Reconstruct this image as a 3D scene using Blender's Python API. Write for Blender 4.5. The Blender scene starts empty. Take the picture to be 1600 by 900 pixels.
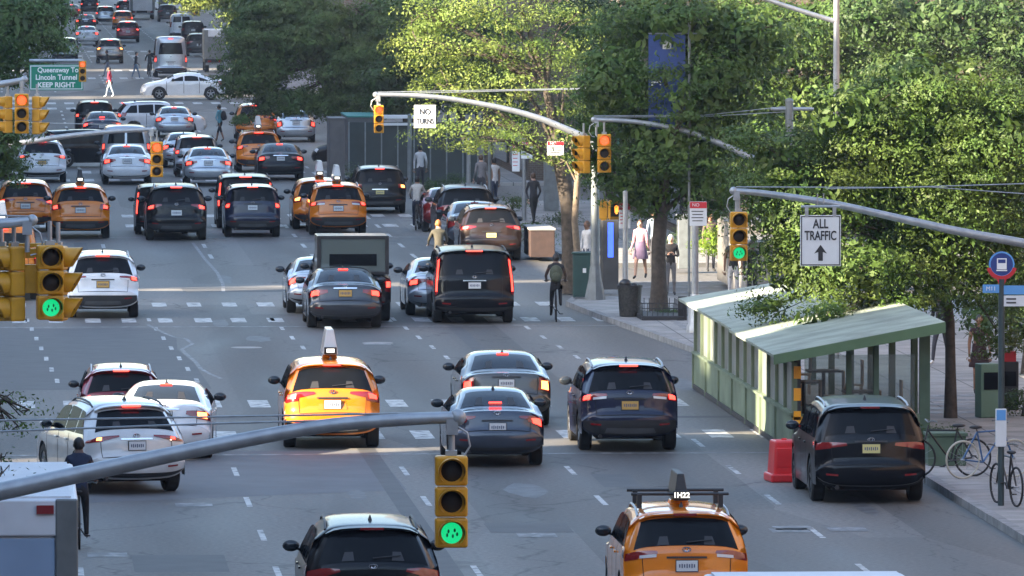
import bpy, bmesh, math, random
import numpy as np
from mathutils import Vector, Matrix, Euler
R = math.radians
random.seed(7)
scene = bpy.context.scene
COL = scene.collection
# ---------------------------------------------------------------- camera, sky, sun, exposure
F = 13000.0; CH = 10.4
PITCH = math.atan(587/F); YAW = math.atan(800/F)
cam_d = bpy.data.cameras.new('camera'); cam = bpy.data.objects.new('camera', cam_d); COL.objects.link(cam)
cam_d.sensor_width = 36; cam_d.lens = 36*F/1600; cam_d.clip_start = 1; cam_d.clip_end = 9000
cam.location = (0, 0, CH); cam.rotation_euler = (math.pi/2-PITCH, 0, -YAW)
scene.camera = cam
CM = Euler(cam.rotation_euler).to_matrix()
AZ = R(27); EL = R(22)            # the sun stands to the left and a little behind the camera
w = bpy.data.worlds.new('World'); scene.world = w; w.use_nodes = True
nt = w.node_tree; bg = nt.nodes['Background']
sky = nt.nodes.new('ShaderNodeTexSky'); sky.sky_type = 'NISHITA'; sky.sun_disc = False
sky.sun_elevation = EL; sky.sun_rotation = R(270)-AZ; sky.altitude = 10; sky.air_density = 1.1; sky.dust_density = 1.5; sky.ozone_density = 1.5
nt.links.new(sky.outputs[0], bg.inputs[0]); bg.inputs[1].default_value = 0.085
sd = bpy.data.lights.new('sun', 'SUN'); sun = bpy.data.objects.new('sun', sd); COL.objects.link(sun)
sd.energy = 4.2; sd.angle = R(0.5); sd.color = (1.0, .84, .62)
sdir = Vector((math.cos(AZ)*math.cos(EL), math.sin(AZ)*math.cos(EL), -math.sin(EL)))
sun.rotation_euler = sdir.to_track_quat('-Z', 'Y').to_euler(); sun.location = (-200, -100, 200)
scene.view_settings.view_transform = 'Standard'; scene.view_settings.look = 'None'
scene.view_settings.exposure = 2.92; scene.view_settings.gamma = 1
scene.cycles.max_bounces = 5; scene.cycles.diffuse_bounces = 2; scene.cycles.glossy_bounces = 3
scene.cycles.transmission_bounces = 3; scene.cycles.transparent_max_bounces = 6
scene.cycles.volume_bounces = 0; scene.cycles.use_denoising = True; scene.cycles.sample_clamp_indirect = 4

def ray(px, py):
    return CM @ Vector(((px-800)/F, -(py-450)/F, -1))
def G(px, py, z=0.0):              # pixel -> point on the level plane z
    d = ray(px, py); t = (z-CH)/d.z
    return Vector((d.x*t, d.y*t, z))
def at(px, py, Y):                 # pixel -> point at distance Y along the street
    d = ray(px, py); t = Y/d.y
    return Vector((d.x*t, Y, CH+d.z*t))
def ppm(Y): return F/Y             # pixels per metre (of the 1600 px photo) at distance Y

# ---------------------------------------------------------------- tagging
def tag(o, label=None, cat=None, group=None, kind=None):
    if label: o['label'] = label
    if cat: o['category'] = cat
    if group: o['group'] = group
    if kind: o['kind'] = kind
    return o
def empty(name, loc=(0, 0, 0), rz=0, label=None, cat=None, group=None):
    o = bpy.data.objects.new(name, None); COL.objects.link(o); o.location = loc; o.rotation_euler = (0, 0, rz)
    o.empty_display_size = .3
    return tag(o, label, cat, group)
KIDS = {}
def link(o, parent=None):
    COL.objects.link(o)
    if parent is not None:
        o.parent = parent; KIDS.setdefault(parent.name, []).append(o)
    return o
def copy_tree(o, parent=None):
    c = o.copy(); link(c, parent)
    for ch in KIDS.get(o.name, []): copy_tree(ch, c)
    return c
def tree_of(o):
    out = [o]
    for ch in KIDS.get(o.name, []): out += tree_of(ch)
    return out

# ---------------------------------------------------------------- materials
def mat(name, color=(.5, .5, .5), rough=.6, metal=0, spec=.5, coat=0, emit=None, es=0, noise=0, nscale=3, bump=0, bscale=40):
    m = bpy.data.materials.new(name); m.use_nodes = True
    n = m.node_tree; b = n.nodes['Principled BSDF']
    b.inputs['Base Color'].default_value = (*color, 1); b.inputs['Roughness'].default_value = rough
    b.inputs['Metallic'].default_value = metal; b.inputs['Specular IOR Level'].default_value = spec
    b.inputs['Coat Weight'].default_value = coat; b.inputs['Coat Roughness'].default_value = .06
    if emit:
        b.inputs['Emission Color'].default_value = (*emit, 1); b.inputs['Emission Strength'].default_value = es
    if noise or bump:
        tc = n.nodes.new('ShaderNodeTexCoord')
    if noise:
        nz = n.nodes.new('ShaderNodeTexNoise'); nz.inputs['Scale'].default_value = nscale; nz.inputs['Detail'].default_value = 6
        mp = n.nodes.new('ShaderNodeMapRange'); mp.inputs[1].default_value = .3; mp.inputs[2].default_value = .7
        mp.inputs[3].default_value = 1-noise; mp.inputs[4].default_value = 1+noise
        mx = n.nodes.new('ShaderNodeMix'); mx.data_type = 'RGBA'; mx.blend_type = 'MULTIPLY'; mx.inputs[0].default_value = 1
        mx.inputs[6].default_value = (*color, 1)
        n.links.new(tc.outputs['Object'], nz.inputs[0]); n.links.new(nz.outputs[0], mp.inputs[0]); n.links.new(mp.outputs[0], mx.inputs[7])
        n.links.new(mx.outputs[2], b.inputs['Base Color'])
    if bump:
        nb = n.nodes.new('ShaderNodeTexNoise'); nb.inputs['Scale'].default_value = bscale; nb.inputs['Detail'].default_value = 4
        bp = n.nodes.new('ShaderNodeBump'); bp.inputs['Strength'].default_value = bump; bp.inputs['Distance'].default_value = .02
        n.links.new(tc.outputs['Object'], nb.inputs[0]); n.links.new(nb.outputs[0], bp.inputs['Height']); n.links.new(bp.outputs[0], b.inputs['Normal'])
    return m
def paint(name, c, metal=.25, rough=.32, dirt=.10): return mat(name, c, rough, metal, .2, 1.0, noise=dirt, nscale=2.2)
M = {}
PAINT = M['paint'] = mat('paint', (.5, .5, .5))
GLOW = M['glow'] = mat('lamp_lit', (.5, .02, .01), .3, emit=(1, .05, .034), es=.80)
M['lens'] = mat('lamp_lens', (.20, .008, .010), .12, coat=1)
M['signal_amber'] = mat('turn_lamp_lit', (.5, .2, .02), .3, emit=(1, .30, .07), es=1.1)
M['clear'] = mat('lamp_clear', (.55, .56, .58), .15, coat=1)
def tinted(name, c, lo, hi, rough=.06):
    m = bpy.data.materials.new(name); m.use_nodes = True; n = m.node_tree; N = n.nodes.new; L = n.links.new; o = n.nodes['Material Output']
    d = n.nodes['Principled BSDF']; d.inputs['Base Color'].default_value = (*c, 1); d.inputs['Roughness'].default_value = .5; d.inputs['Specular IOR Level'].default_value = 0
    g = N('ShaderNodeBsdfGlossy'); g.inputs['Roughness'].default_value = rough; f = N('ShaderNodeFresnel'); f.inputs[0].default_value = 1.5
    r = N('ShaderNodeMapRange'); r.inputs[3].default_value = lo; r.inputs[4].default_value = hi; L(f.outputs[0], r.inputs[0]); x = N('ShaderNodeMixShader'); L(r.outputs[0], x.inputs[0]); L(d.outputs[0], x.inputs[1]); L(g.outputs[0], x.inputs[2]); L(x.outputs[0], o.inputs[0]); return m
M['glass'] = tinted('car_glass', (.007, .008, .010), .005, .22)
M['glass_light'] = tinted('car_glass_pale', (.018, .023, .030), .03, .65)
M['black'] = mat('black_plastic', (.018, .018, .020), .55, noise=.2)
M['grey'] = mat('grey_plastic', (.06, .062, .066), .6, noise=.2)
M['rubber'] = mat('tyre_rubber', (.016, .016, .017), .85, noise=.25)
M['rim'] = mat('alloy', (.42, .43, .45), .3, .8)
M['rim_dark'] = mat('alloy_dark', (.05, .05, .055), .35, .6)
M['chrome'] = mat('chrome', (.7, .7, .72), .14, 1)
M['under'] = mat('underbody', (.008, .008, .009), .9)
M['plate_w'] = mat('plate_white', (.62, .64, .66), .4)
M['plate_y'] = mat('plate_orange', (.55, .34, .10), .4)
M['plate_nj'] = mat('plate_pale_yellow', (.62, .56, .24), .4)
M['ink'] = mat('ink', (.10, .12, .18), .5)
M['white'] = mat('white_paint', (.74, .75, .76), .45, noise=.08)
M['steel'] = mat('galvanised_steel', (.34, .36, .38), .42, .55, noise=.14, nscale=6)
M['steel_dark'] = mat('pole_grey', (.17, .19, .20), .55, .3, noise=.2, nscale=4)
M['sig_yellow'] = mat('signal_yellow', (.56, .27, .012), .42, noise=.14, nscale=5)
M['sig_black'] = mat('signal_inside', (.010, .010, .010), .8)
M['sig_lens'] = mat('signal_lens_off', (.014, .008, .006), .4)
M['sig_green'] = mat('signal_green_lit', (.02, .4, .2), .3, emit=(.01, .9, .30), es=.10)
M['sig_red'] = mat('signal_red_lit', (.5, .05, .02), .3, emit=(1, .055, .015), es=.60)
M['sig_hand'] = mat('signal_hand_lit', (.5, .2, .02), .3, emit=(1, .30, .04), es=.42)
M['bark'] = mat('bark', (.060, .048, .038), .9, noise=.4, nscale=9, bump=.6, bscale=18)
M['bark_pale'] = mat('bark_pale', (.17, .13, .09), .9, noise=.4, nscale=7, bump=.6, bscale=16)
M['green_box'] = mat('cabinet_green', (.020, .055, .050), .5, noise=.2)
M['concrete'] = mat('concrete', (.27, .26, .245), .85, noise=.2, nscale=2)
M['kerb'] = mat('kerb_stone', (.20, .20, .20), .85, noise=.35, nscale=3)

# ---------------------------------------------------------------- mesh collector
class MB:
    def __init__(s): s.v = []; s.f = []; s.m = []
    def add(s, v, f, mi=0):
        b = len(s.v); s.v += [tuple(p) for p in v]; s.f += [tuple(i+b for i in q) for q in f]; s.m += [mi]*len(f); return s
    def box(s, c, d, mi=0, rz=0, taper=1.0):
        x, y, z = d[0]/2, d[1]/2, d[2]/2; cs, sn = math.cos(rz), math.sin(rz); v = []
        for k in (-1, 1):
            t = taper if k > 0 else 1
            for a, b in ((-1, -1), (1, -1), (1, 1), (-1, 1)):
                px, py = a*x*t, b*y*t
                v.append((c[0]+px*cs-py*sn, c[1]+px*sn+py*cs, c[2]+k*z))
        return s.add(v, [(3, 2, 1, 0), (4, 5, 6, 7), (0, 1, 5, 4), (1, 2, 6, 5), (2, 3, 7, 6), (3, 0, 4, 7)], mi)
    def tube(s, pts, rad, n=8, mi=0, caps=True):
        pts = [Vector(p) for p in pts]
        if not hasattr(rad, '__len__'): rad = [rad]*len(pts)
        v = []; ref = None
        for i, p in enumerate(pts):
            d = (pts[min(i+1, len(pts)-1)]-pts[max(i-1, 0)]).normalized()
            if ref is None:
                ref = Vector((0, 0, 1)) if abs(d.z) < .9 else Vector((1, 0, 0))
            a = d.cross(ref).normalized(); b = a.cross(d).normalized(); ref = b
            for k in range(n):
                t = 2*math.pi*k/n; v.append(p+(a*math.cos(t)+b*math.sin(t))*rad[i])
        f = []
        for i in range(len(pts)-1):
            for k in range(n):
                k2 = (k+1) % n; f.append((i*n+k, i*n+k2, (i+1)*n+k2, (i+1)*n+k))
        if caps: f += [tuple(range(n))[::-1], tuple((len(pts)-1)*n+k for k in range(n))]
        return s.add(v, f, mi)
    def lathe(s, prof, c, n=24, axis='z', mi=0, a0=0, a1=2*math.pi, closed=True):
        v = []; m = n if closed else n+1
        for k in range(m):
            t = a0+(a1-a0)*k/n
            for r, h in prof:
                u, q = r*math.cos(t), r*math.sin(t)
                v.append({'z': (c[0]+u, c[1]+q, c[2]+h), 'y': (c[0]+u, c[1]+h, c[2]+q), 'x': (c[0]+h, c[1]+u, c[2]+q)}[axis])
        L = len(prof); f = []
        for k in range(n):
            k2 = (k+1) % m
            for j in range(L-1): f.append((k*L+j, k2*L+j, k2*L+j+1, k*L+j+1))
        return s.add(v, f, mi)
    def ell(s, c, r, nu=10, nv=7, mi=0):
        v = []; f = []
        for j in range(nv+1):
            ph = math.pi*j/nv
            for i in range(nu):
                th = 2*math.pi*i/nu; v.append((c[0]+r[0]*math.sin(ph)*math.cos(th), c[1]+r[1]*math.sin(ph)*math.sin(th), c[2]+r[2]*math.cos(ph)))
        for j in range(nv):
            for i in range(nu): f.append((j*nu+i, (j+1)*nu+i, (j+1)*nu+(i+1) % nu, j*nu+(i+1) % nu))
        return s.add(v, f, mi)
    def mesh(s, name, mats, smooth=None):
        me = bpy.data.meshes.new(name); me.from_pydata(s.v, [], s.f); me.update()
        if not isinstance(mats, (list, tuple)): mats = [mats]
        for m in mats: me.materials.append(m)
        if len(mats) > 1: me.polygons.foreach_set('material_index', s.m)
        if smooth is not None:
            bm = bmesh.new(); bm.from_mesh(me); bmesh.ops.remove_doubles(bm, verts=bm.verts, dist=1e-5)
            bmesh.ops.recalc_face_normals(bm, faces=bm.faces)
            for f in bm.faces: f.smooth = True
            for e in bm.edges:
                if len(e.link_faces) == 2 and e.calc_face_angle(0) > R(smooth): e.smooth = False
            bm.to_mesh(me); bm.free()
        else:
            bm = bmesh.new(); bm.from_mesh(me); bmesh.ops.recalc_face_normals(bm, faces=bm.faces); bm.to_mesh(me); bm.free()
        return me
    def build(s, name, mats, parent=None, smooth=None, loc=None, bevel=0):
        o = bpy.data.objects.new(name, s.mesh(name, mats, smooth)); link(o, parent)
        if loc is not None: o.location = loc
        if bevel:
            b = o.modifiers.new('bevel', 'BEVEL'); b.width = bevel; b.segments = 2; b.limit_method = 'ANGLE'; b.angle_limit = R(40)
        return o
TXT = {}
def text(s_, size, m, name='lettering', parent=None, loc=(0, 0, 0), rz=0, ax='CENTER', sx=1.0, bold=0, ext=.004):
    cu = bpy.data.curves.new('txt', 'FONT'); cu.body = s_; cu.size = size; cu.align_x = ax; cu.align_y = 'CENTER'; cu.extrude = ext; cu.offset = bold
    to = bpy.data.objects.new('txt', cu)
    me = bpy.data.meshes.new_from_object(to); bpy.data.objects.remove(to)
    me.transform(Matrix.Rotation(math.pi/2, 4, 'X') @ Matrix.Diagonal((sx, 1, 1, 1)))
    me.materials.clear(); me.materials.append(m)
    o = bpy.data.objects.new(name, me); link(o, parent); o.location = loc; o.rotation_euler = (0, 0, rz)
    return o
# ================================================================ CARS
def chaikin(p, n=2):
    for _ in range(n):
        q = [p[0]]
        for a, b in zip(p[:-1], p[1:]):
            q += [(a[0]*.75+b[0]*.25, a[1]*.75+b[1]*.25), (a[0]*.25+b[0]*.75, a[1]*.25+b[1]*.75)]
        p = q+[p[-1]]
    return p
def resample(p, h):
    q = [p[0]]
    for a, b in zip(p[:-1], p[1:]):
        L = math.hypot(b[0]-a[0], b[1]-a[1]); k = max(1, int(L/h))
        q += [(a[0]+(b[0]-a[0])*i/k, a[1]+(b[1]-a[1])*i/k) for i in range(1, k+1)]
    return q
def suv_prof(L, H, b, sl, hood):
    return [(.16, .27), (.05, .34), (.01, .46), (0, .60), (.02, .72), (.08, .77), (.10, .95), (.12, b-.02), (.14, b+.04), (.14+sl*.5, (b+H)/2), (.14+sl, H-.10), (.14+sl+.05, H-.055), (L*.2+.05, H-.03), (L*.35, H), (L*.52, H-.01),
            (L*.59, H-.06), (L*.66, (H+hood)/2), (L*.735, hood+.06), (L*.80, hood+.01), (L*.93, hood-.08), (L*.975, hood-.25), (L, .58), (L-.01, .4), (L-.1, .25)]
def sedan_prof(L, H, d):
    return [(.16, .24), (.05, .31), (.01, .42), (0, .58), (.03, .70), (.09, .74), (.13, d-.10), (.17, d-.01), (.24, d+.015), (L*.12, d+.02), (L*.15, d+.04), (L*.23, (d+H)/2+.02), (L*.31, H-.06), (L*.37, H-.01), (L*.46, H),
            (L*.54, H-.02), (L*.60, H-.08), (L*.68, (d+H)/2-.03), (L*.75, d-.04), (L*.82, d-.09), (L*.94, d-.2), (L*.98, d-.36), (L, .5), (L-.01, .35), (L-.1, .22)]
class Shell:
    def __init__(s, sp):
        s.sp = sp; s.W = sp['W']/2; s.L = sp['L']; s.H = sp['H']; s.b = sp['belt']; s.rr = sp.get('rr', .74)
        s.p = resample(chaikin(sp['prof'], 2), .07); n = len(s.p); s.n = []
        for i in range(n):
            a = s.p[max(i-1, 0)]; c = s.p[min(i+1, n-1)]; d = (c[0]-a[0], c[1]-a[1]); l = math.hypot(*d) or 1
            s.n.append((-d[1]/l, d[0]/l))
        s.top = max(range(n), key=lambda i: s.p[i][1]); s.cr = sp.get('corner', .15)
    def hw(s, y, z):
        if z <= s.b:
            u = max(0, (.62-z)/.6); k = 1-.035*u*u
            q = max(0, (z-(s.b-.22))/.22); k -= .03*q*q
        else:
            u = min(1.05, (z-s.b)/(s.H-s.b)); k = .97-(.97-s.rr)*u**1.12
        L = s.L; e = 0
        if y < .9: e = .05*((.9-y)/.9)**2
        if y > L-1.1: e = .12*((y-L+1.1)/1.1)**2
        return s.W*k*(1-e)
    def pt(s, i, t, off=0):
        i = max(0, min(len(s.p)-1.001, i)); j = int(i); u = i-j
        P = [s.p[j][k]*(1-u)+s.p[j+1][k]*u for k in (0, 1)]; N = [s.n[j][k]*(1-u)+s.n[j+1][k]*u for k in (0, 1)]
        a = abs(t); r = (s.cr*abs(N[0])+.075*abs(N[1])); ins = r*a**7+(.06*abs(N[0])+.035*abs(N[1]))*a*a
        y = P[0]-N[0]*ins+N[0]*off; z = P[1]-N[1]*ins+N[1]*off
        x = t*s.hw(P[0], P[1])
        if off and a > .9: x += math.copysign(off*(a-.9)*8, t)
        return (x, y, z)
    def ix(s, z, front=False):
        rng = range(s.top, len(s.p)-1) if front else range(0, s.top)
        for i in rng:
            a, b = s.p[i][1], s.p[i+1][1]
            if (a <= z <= b) or (b <= z <= a and front): return i+(z-a)/((b-a) or 1)
        return s.top
    def zlow(s, y):
        sp = s.sp; z = sp.get('sill', .24); Ra = sp['wr']+.055
        if y < sp['ya']-.4: z = max(z, sp.get('rlow', .34))
        for yw in (sp['ya'], sp['yf']):
            d = abs(y-yw)
            if d < Ra: z = max(z, math.sqrt(Ra*Ra-d*d)+sp['wr']-.01)
        return z
    def body(s):
        T = [0, .25, .5, .68, .8, .88, .93, .965, .985, 1]; T = [-t for t in T[::-1][:-1]]+T; n = len(s.p); mb = MB()
        v = [s.pt(i, t) for i in range(n) for t in T]; m = len(T); f = []
        for i in range(n-1):
            for j in range(m-1): f.append((i*m+j, i*m+j+1, (i+1)*m+j+1, (i+1)*m+j))
        mb.add(v, f)
        K = 12
        for sg in (-1, 1):
            v = []; f = []
            for i in range(n):
                x, y, z = s.pt(i, 1); zl = min(s.zlow(y), z)
                for k in range(K+1):
                    zz = zl+(z-zl)*k/K; xx = s.hw(y, zz) if k < K else abs(x)
                    v.append((sg*xx, y, zz))
            for i in range(n-1):
                for k in range(K): f.append((i*(K+1)+k, (i+1)*(K+1)+k, (i+1)*(K+1)+k+1, i*(K+1)+k+1))
            mb.add(v, f)
        return mb
    def rp(s, mb, q, off=.008, nu=4, nv=4, mi=0, front=False):     # q: (t,z) corners, bilinear
        v = []
        for j in range(nv+1):
            for i in range(nu+1):
                a, b = i/nu, j/nv
                t = (q[0][0]*(1-a)+q[1][0]*a)*(1-b)+(q[3][0]*(1-a)+q[2][0]*a)*b
                z = (q[0][1]*(1-a)+q[1][1]*a)*(1-b)+(q[3][1]*(1-a)+q[2][1]*a)*b
                v.append(s.pt(s.ix(z, front), t, off))
        f = [(j*(nu+1)+i, j*(nu+1)+i+1, (j+1)*(nu+1)+i+1, (j+1)*(nu+1)+i) for j in range(nv) for i in range(nu)]
        mb.add(v, f, mi); return mb
    def sp_(s, mb, sg, q, off=.008, nu=3, nv=4, mi=0):             # q: (y,z) corners on the side
        v = []
        if not hasattr(s, 'edge'): s.edge = sorted((s.pt(i, 1)[1], s.pt(i, 1)[2]) for i in range(len(s.p)) if s.p[i][1] > s.b*.9)
        ey = [e[0] for e in s.edge]; ez = [e[1] for e in s.edge]
        for j in range(nv+1):
            for i in range(nu+1):
                a, b = i/nu, j/nv
                y = (q[0][0]*(1-a)+q[1][0]*a)*(1-b)+(q[3][0]*(1-a)+q[2][0]*a)*b
                z = (q[0][1]*(1-a)+q[1][1]*a)*(1-b)+(q[3][1]*(1-a)+q[2][1]*a)*b
                if q[0][1] > s.b*.9: z = min(z, float(np.interp(y, ey, ez))-.045)
                v.append((sg*(s.hw(y, z)+off), y, z))
        f = [(j*(nu+1)+i, j*(nu+1)+i+1, (j+1)*(nu+1)+i+1, (j+1)*(nu+1)+i) for j in range(nv) for i in range(nu)]
        mb.add(v, f, mi); return mb
def wheel(r, w, x, y, sg, parent, dark=False):
    mb = MB(); mb.lathe([(r*.62, -w/2), (r*.92, -w/2), (r, -w/2+.03), (r, w/2-.03), (r*.92, w/2), (r*.62, w/2), (r*.62, -w/2)], (0, 0, 0), 26, 'x')
    t = mb.build('wheel', M['rubber'], parent, 40, (x, y, r))
    m2 = MB(); m2.lathe([(r*.64, sg*w*.30), (r*.64, sg*w*.42), (r*.58, sg*w*.42), (r*.56, sg*w*.2)], (0, 0, 0), 20, 'x')
    m2.lathe([(0, sg*w*.38), (r*.15, sg*w*.40), (r*.17, sg*w*.2)], (0, 0, 0), 10, 'x')
    for k in range(5):
        a = k*2*math.pi/5+.3; c = math.cos(a); s_ = math.sin(a); m2.tube([(sg*w*.33, c*r*.1, s_*r*.1), (sg*w*.36, c*r*.6, s_*r*.6)], [.035, .028], 5)
    m2.lathe([(0, sg*w*.08), (r*.6, sg*w*.08)], (0, 0, 0), 16, 'x', 1)
    m2.build('rim', [M['rim_dark'] if dark else M['rim'], M['under']], t, 40)
SPECS = {}
def spec(name, **k): SPECS[name] = k
spec('rav', L=4.6, W=1.86, H=1.69, belt=1.10, sl=.42, hood=1.08, wr=.36, ya=.92, yf=3.62, rr=.76, clad=.60, glass=(1.17, 1.55, .90), rails=1,
     lights=[[(.80, .98), (1, .96), (1, 1.14), (.80, 1.12)], [(.48, 1.06), (.80, 1.00), (.80, 1.12), (.50, 1.10)]], glow=[[(.84, 1.0), (.97, .99), (.97, 1.11), (.84, 1.10)]], plate=.88, clear=[(.50, 1.005), (.78, .99), (.78, 1.035), (.50, 1.05)])
spec('rav_old', L=4.6, W=1.85, H=1.68, belt=1.08, sl=.45, hood=1.06, wr=.35, ya=.92, yf=3.6, rr=.74, clad=.50, glass=(1.16, 1.54, .90), rails=0,
     lights=[[(.74, .93), (1, .90), (1, 1.16), (.70, 1.12)], [(.38, 1.06), (.74, .99), (.72, 1.12), (.40, 1.10)]], glow=[[(.80, .98), (.96, .97), (.97, 1.12), (.79, 1.10)]], plate=.86)
spec('crossover', L=4.6, W=1.84, H=1.68, belt=1.08, sl=.44, hood=1.05, wr=.35, ya=.92, yf=3.6, rr=.74, clad=.52, glass=(1.16, 1.53, .88), rails=1,
     lights=[[(.76, .94), (1, .92), (1, 1.14), (.66, 1.12)], [(.50, 1.06), (.76, .99), (.74, 1.12), (.52, 1.10)]], glow=[[(.79, .98), (.95, .97), (.96, 1.10), (.78, 1.09)]], plate=.84)
spec('escape', L=4.55, W=1.86, H=1.68, belt=1.08, sl=.48, hood=1.05, wr=.35, ya=.9, yf=3.6, rr=.72, clad=.56, glass=(1.19, 1.54, .88), rails=0,
     lights=[[(.66, .94), (1, .90), (1, 1.16), (.74, 1.12)]], glow=[[(.80, .96), (.95, .95), (.97, 1.11), (.84, 1.09)]], plate=.90)
spec('full_suv', L=5.3, W=2.06, H=1.93, belt=1.18, sl=.22, hood=1.22, wr=.40, ya=1.1, yf=4.15, rr=.87, clad=.42, glass=(1.25, 1.78, .90), rails=1, corner=.09,
     lights=[[(.935, .80), (1, .78), (1, 1.72), (.935, 1.72)]], glow=[[(.945, .84), (.985, .84), (.985, 1.66), (.945, 1.68)]], plate=.98)
spec('explorer', L=5.05, W=2.0, H=1.78, belt=1.12, sl=.30, hood=1.12, wr=.38, ya=1.0, yf=3.95, rr=.78, clad=.50, glass=(1.20, 1.62, .88), rails=1,
     lights=[[(.72, .98), (1, .95), (1, 1.16), (.74, 1.14)]], glow=[[(.84, 1.0), (.97, .99), (.97, 1.12), (.84, 1.11)]], plate=.80)
spec('lexus', L=4.88, W=1.91, H=1.70, belt=1.06, sl=.56, hood=1.06, wr=.37, ya=.98, yf=3.8, rr=.72, clad=.40, glass=(1.20, 1.53, .86), rails=1,
     lights=[[(.68, .98), (1, .98), (1, 1.10), (.70, 1.09)], [(.36, 1.06), (.68, 1.0), (.70, 1.09), (.36, 1.09)]], glow=[[(.72, 1.01), (.82, 1.01), (.82, 1.07), (.72, 1.07)]], plate=.90, clear=None)
spec('luxury_suv', L=5.15, W=2.0, H=1.80, belt=1.12, sl=.30, hood=1.14, wr=.40, ya=1.05, yf=4.15, rr=.78, clad=.34, glass=(1.24, 1.62, .88), rails=1,
     lights=[[(.74, .99), (1, .97), (1, 1.12), (.72, 1.10)], [(.44, 1.03), (.74, 1.0), (.72, 1.10), (.46, 1.08)]], glow=[[(.84, 1.0), (.95, 1.0), (.95, 1.09), (.84, 1.08)]], plate=.98)
spec('round_suv', L=4.9, W=1.96, H=1.74, belt=1.12, sl=.50, hood=1.10, wr=.38, ya=1.0, yf=3.9, rr=.70, clad=.42, glass=(1.20, 1.58, .88), rails=1,
     lights=[[(.70, 1.0), (1, .98), (1, 1.14), (.72, 1.12)], [(.50, 1.06), (.70, 1.01), (.72, 1.12), (.52, 1.10)]], glow=[[(.78, 1.02), (.95, 1.01), (.95, 1.11), (.78, 1.10)]], plate=.80)
spec('jeep', L=4.4, W=1.84, H=1.72, belt=1.12, sl=.16, hood=1.15, wr=.37, ya=.9, yf=3.5, rr=.82, clad=.55, glass=(1.20, 1.60, .88), rails=1, corner=.12,
     lights=[[(.84, .96), (1, .95), (1, 1.18), (.84, 1.18)]], glow=[[(.87, 1.0), (.98, 1.0), (.98, 1.12), (.87, 1.12)]], plate=.98)
spec('sedan', sedan=1, L=4.85, W=1.85, H=1.45, belt=.98, deck=1.08, wr=.335, ya=1.0, yf=3.85, rr=.72, clad=.34, glass=(1.15, 1.39, .84), rails=0,
     lights=[[(.70, .82), (1, .80), (1, .98), (.70, .98)], [(.48, .90), (.70, .84), (.70, .98), (.50, .97)]], glow=[[(.74, .84), (.94, .83), (.94, .95), (.74, .95)]], plate=.88)
spec('sedan_fast', sedan=1, L=4.65, W=1.80, H=1.42, belt=.96, deck=1.06, wr=.335, ya=.95, yf=3.65, rr=.70, clad=.38, glass=(1.13, 1.36, .84), rails=0,
     lights=[[(.68, .86), (1, .78), (1, 1.0), (.64, .98)], [(.50, .93), (.68, .90), (.66, .98), (.48, .97)]], glow=[[(.78, .84), (.96, .80), (.96, .95), (.76, .93)]], plate=.76)
spec('sedan_boxy', sedan=1, L=4.9, W=1.85, H=1.47, belt=.99, deck=1.10, wr=.335, ya=1.0, yf=3.85, rr=.74, clad=.32, glass=(1.17, 1.41, .84), rails=0,
     lights=[[(.72, .78), (1, .76), (1, 1.04), (.78, 1.04)]], glow=[[(.80, .80), (.96, .79), (.96, .96), (.82, .96)]], plate=.90)
spec('van', L=6.0, W=2.05, H=2.55, belt=1.30, sl=.14, hood=1.20, wr=.36, ya=1.25, yf=5.0, rr=.84, clad=.62, glass=(1.45, 2.15, .80), rails=0, corner=.12,
     prof=[(.14, .34), (.02, .40), (0, .55), (.03, .66), (.08, .7), (.10, 1.2), (.16, 2.0), (.20, 2.4), (.32, 2.53), (.6, 2.55), (3.6, 2.55), (4.2, 2.45), (4.9, 1.6), (5.1, 1.3), (5.8, 1.1), (5.98, .8), (6.0, .5), (5.9, .3)],
     lights=[[(.90, .95), (1, .94), (1, 1.38), (.90, 1.38)]], glow=[[(.92, 1.0), (.98, 1.0), (.98, 1.22), (.92, 1.22)]], plate=.86)
spec('van_low', L=5.6, W=1.99, H=2.05, belt=1.18, sl=.14, hood=1.15, wr=.35, ya=1.15, yf=4.5, rr=.80, clad=.45, glass=(1.35, 1.82, .80), rails=0, corner=.12, split=1,
     prof=[(.14, .30), (.02, .36), (0, .5), (.03, .62), (.08, .66), (.10, 1.1), (.18, 1.7), (.22, 1.92), (.34, 2.03), (.6, 2.05), (3.3, 2.05), (3.7, 1.97), (4.4, 1.3), (4.6, 1.15), (5.3, 1.0), (5.55, .8), (5.6, .5), (5.5, .3)],
     lights=[[(.90, .95), (1, .94), (1, 1.38), (.90, 1.38)]], glow=[[(.92, 1.15), (.98, 1.15), (.98, 1.34), (.92, 1.34)]], plate=.86)
spec('pickup', L=5.6, W=1.98, H=1.88, belt=1.20, sl=.2, hood=1.18, wr=.39, ya=1.15, yf=4.5, rr=.80, clad=.45, rails=0, corner=.12, glass=None,
     prof=[(.12, .40), (.02, .44), (0, .56), (.04, .66), (.08, .7), (.09, 1.15), (.12, 1.22), (.2, 1.24), (1.9, 1.25), (1.97, 1.32), (2.05, 1.78), (2.2, 1.86), (2.9, 1.88), (3.4, 1.84), (3.7, 1.6), (4.0, 1.28), (4.3, 1.2), (5.3, 1.12), (5.55, .95), (5.6, .6), (5.5, .3)],
     lights=[[(.86, .80), (1, .78), (1, 1.15), (.86, 1.15)]], glow=[[(.89, .9), (.985, .9), (.985, 1.05), (.89, 1.05)]], plate=.62)
for k_, s_ in SPECS.items():
    if 'prof' not in s_:
        s_['prof'] = sedan_prof(s_['L'], s_['H'], s_['deck']) if s_.get('sedan') else suv_prof(s_['L'], s_['H'], s_['belt'], s_['sl'], s_['hood'])
PROTO = {}
M['headrest'] = mat('headrest', (.022, .022, .024), .6)
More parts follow.
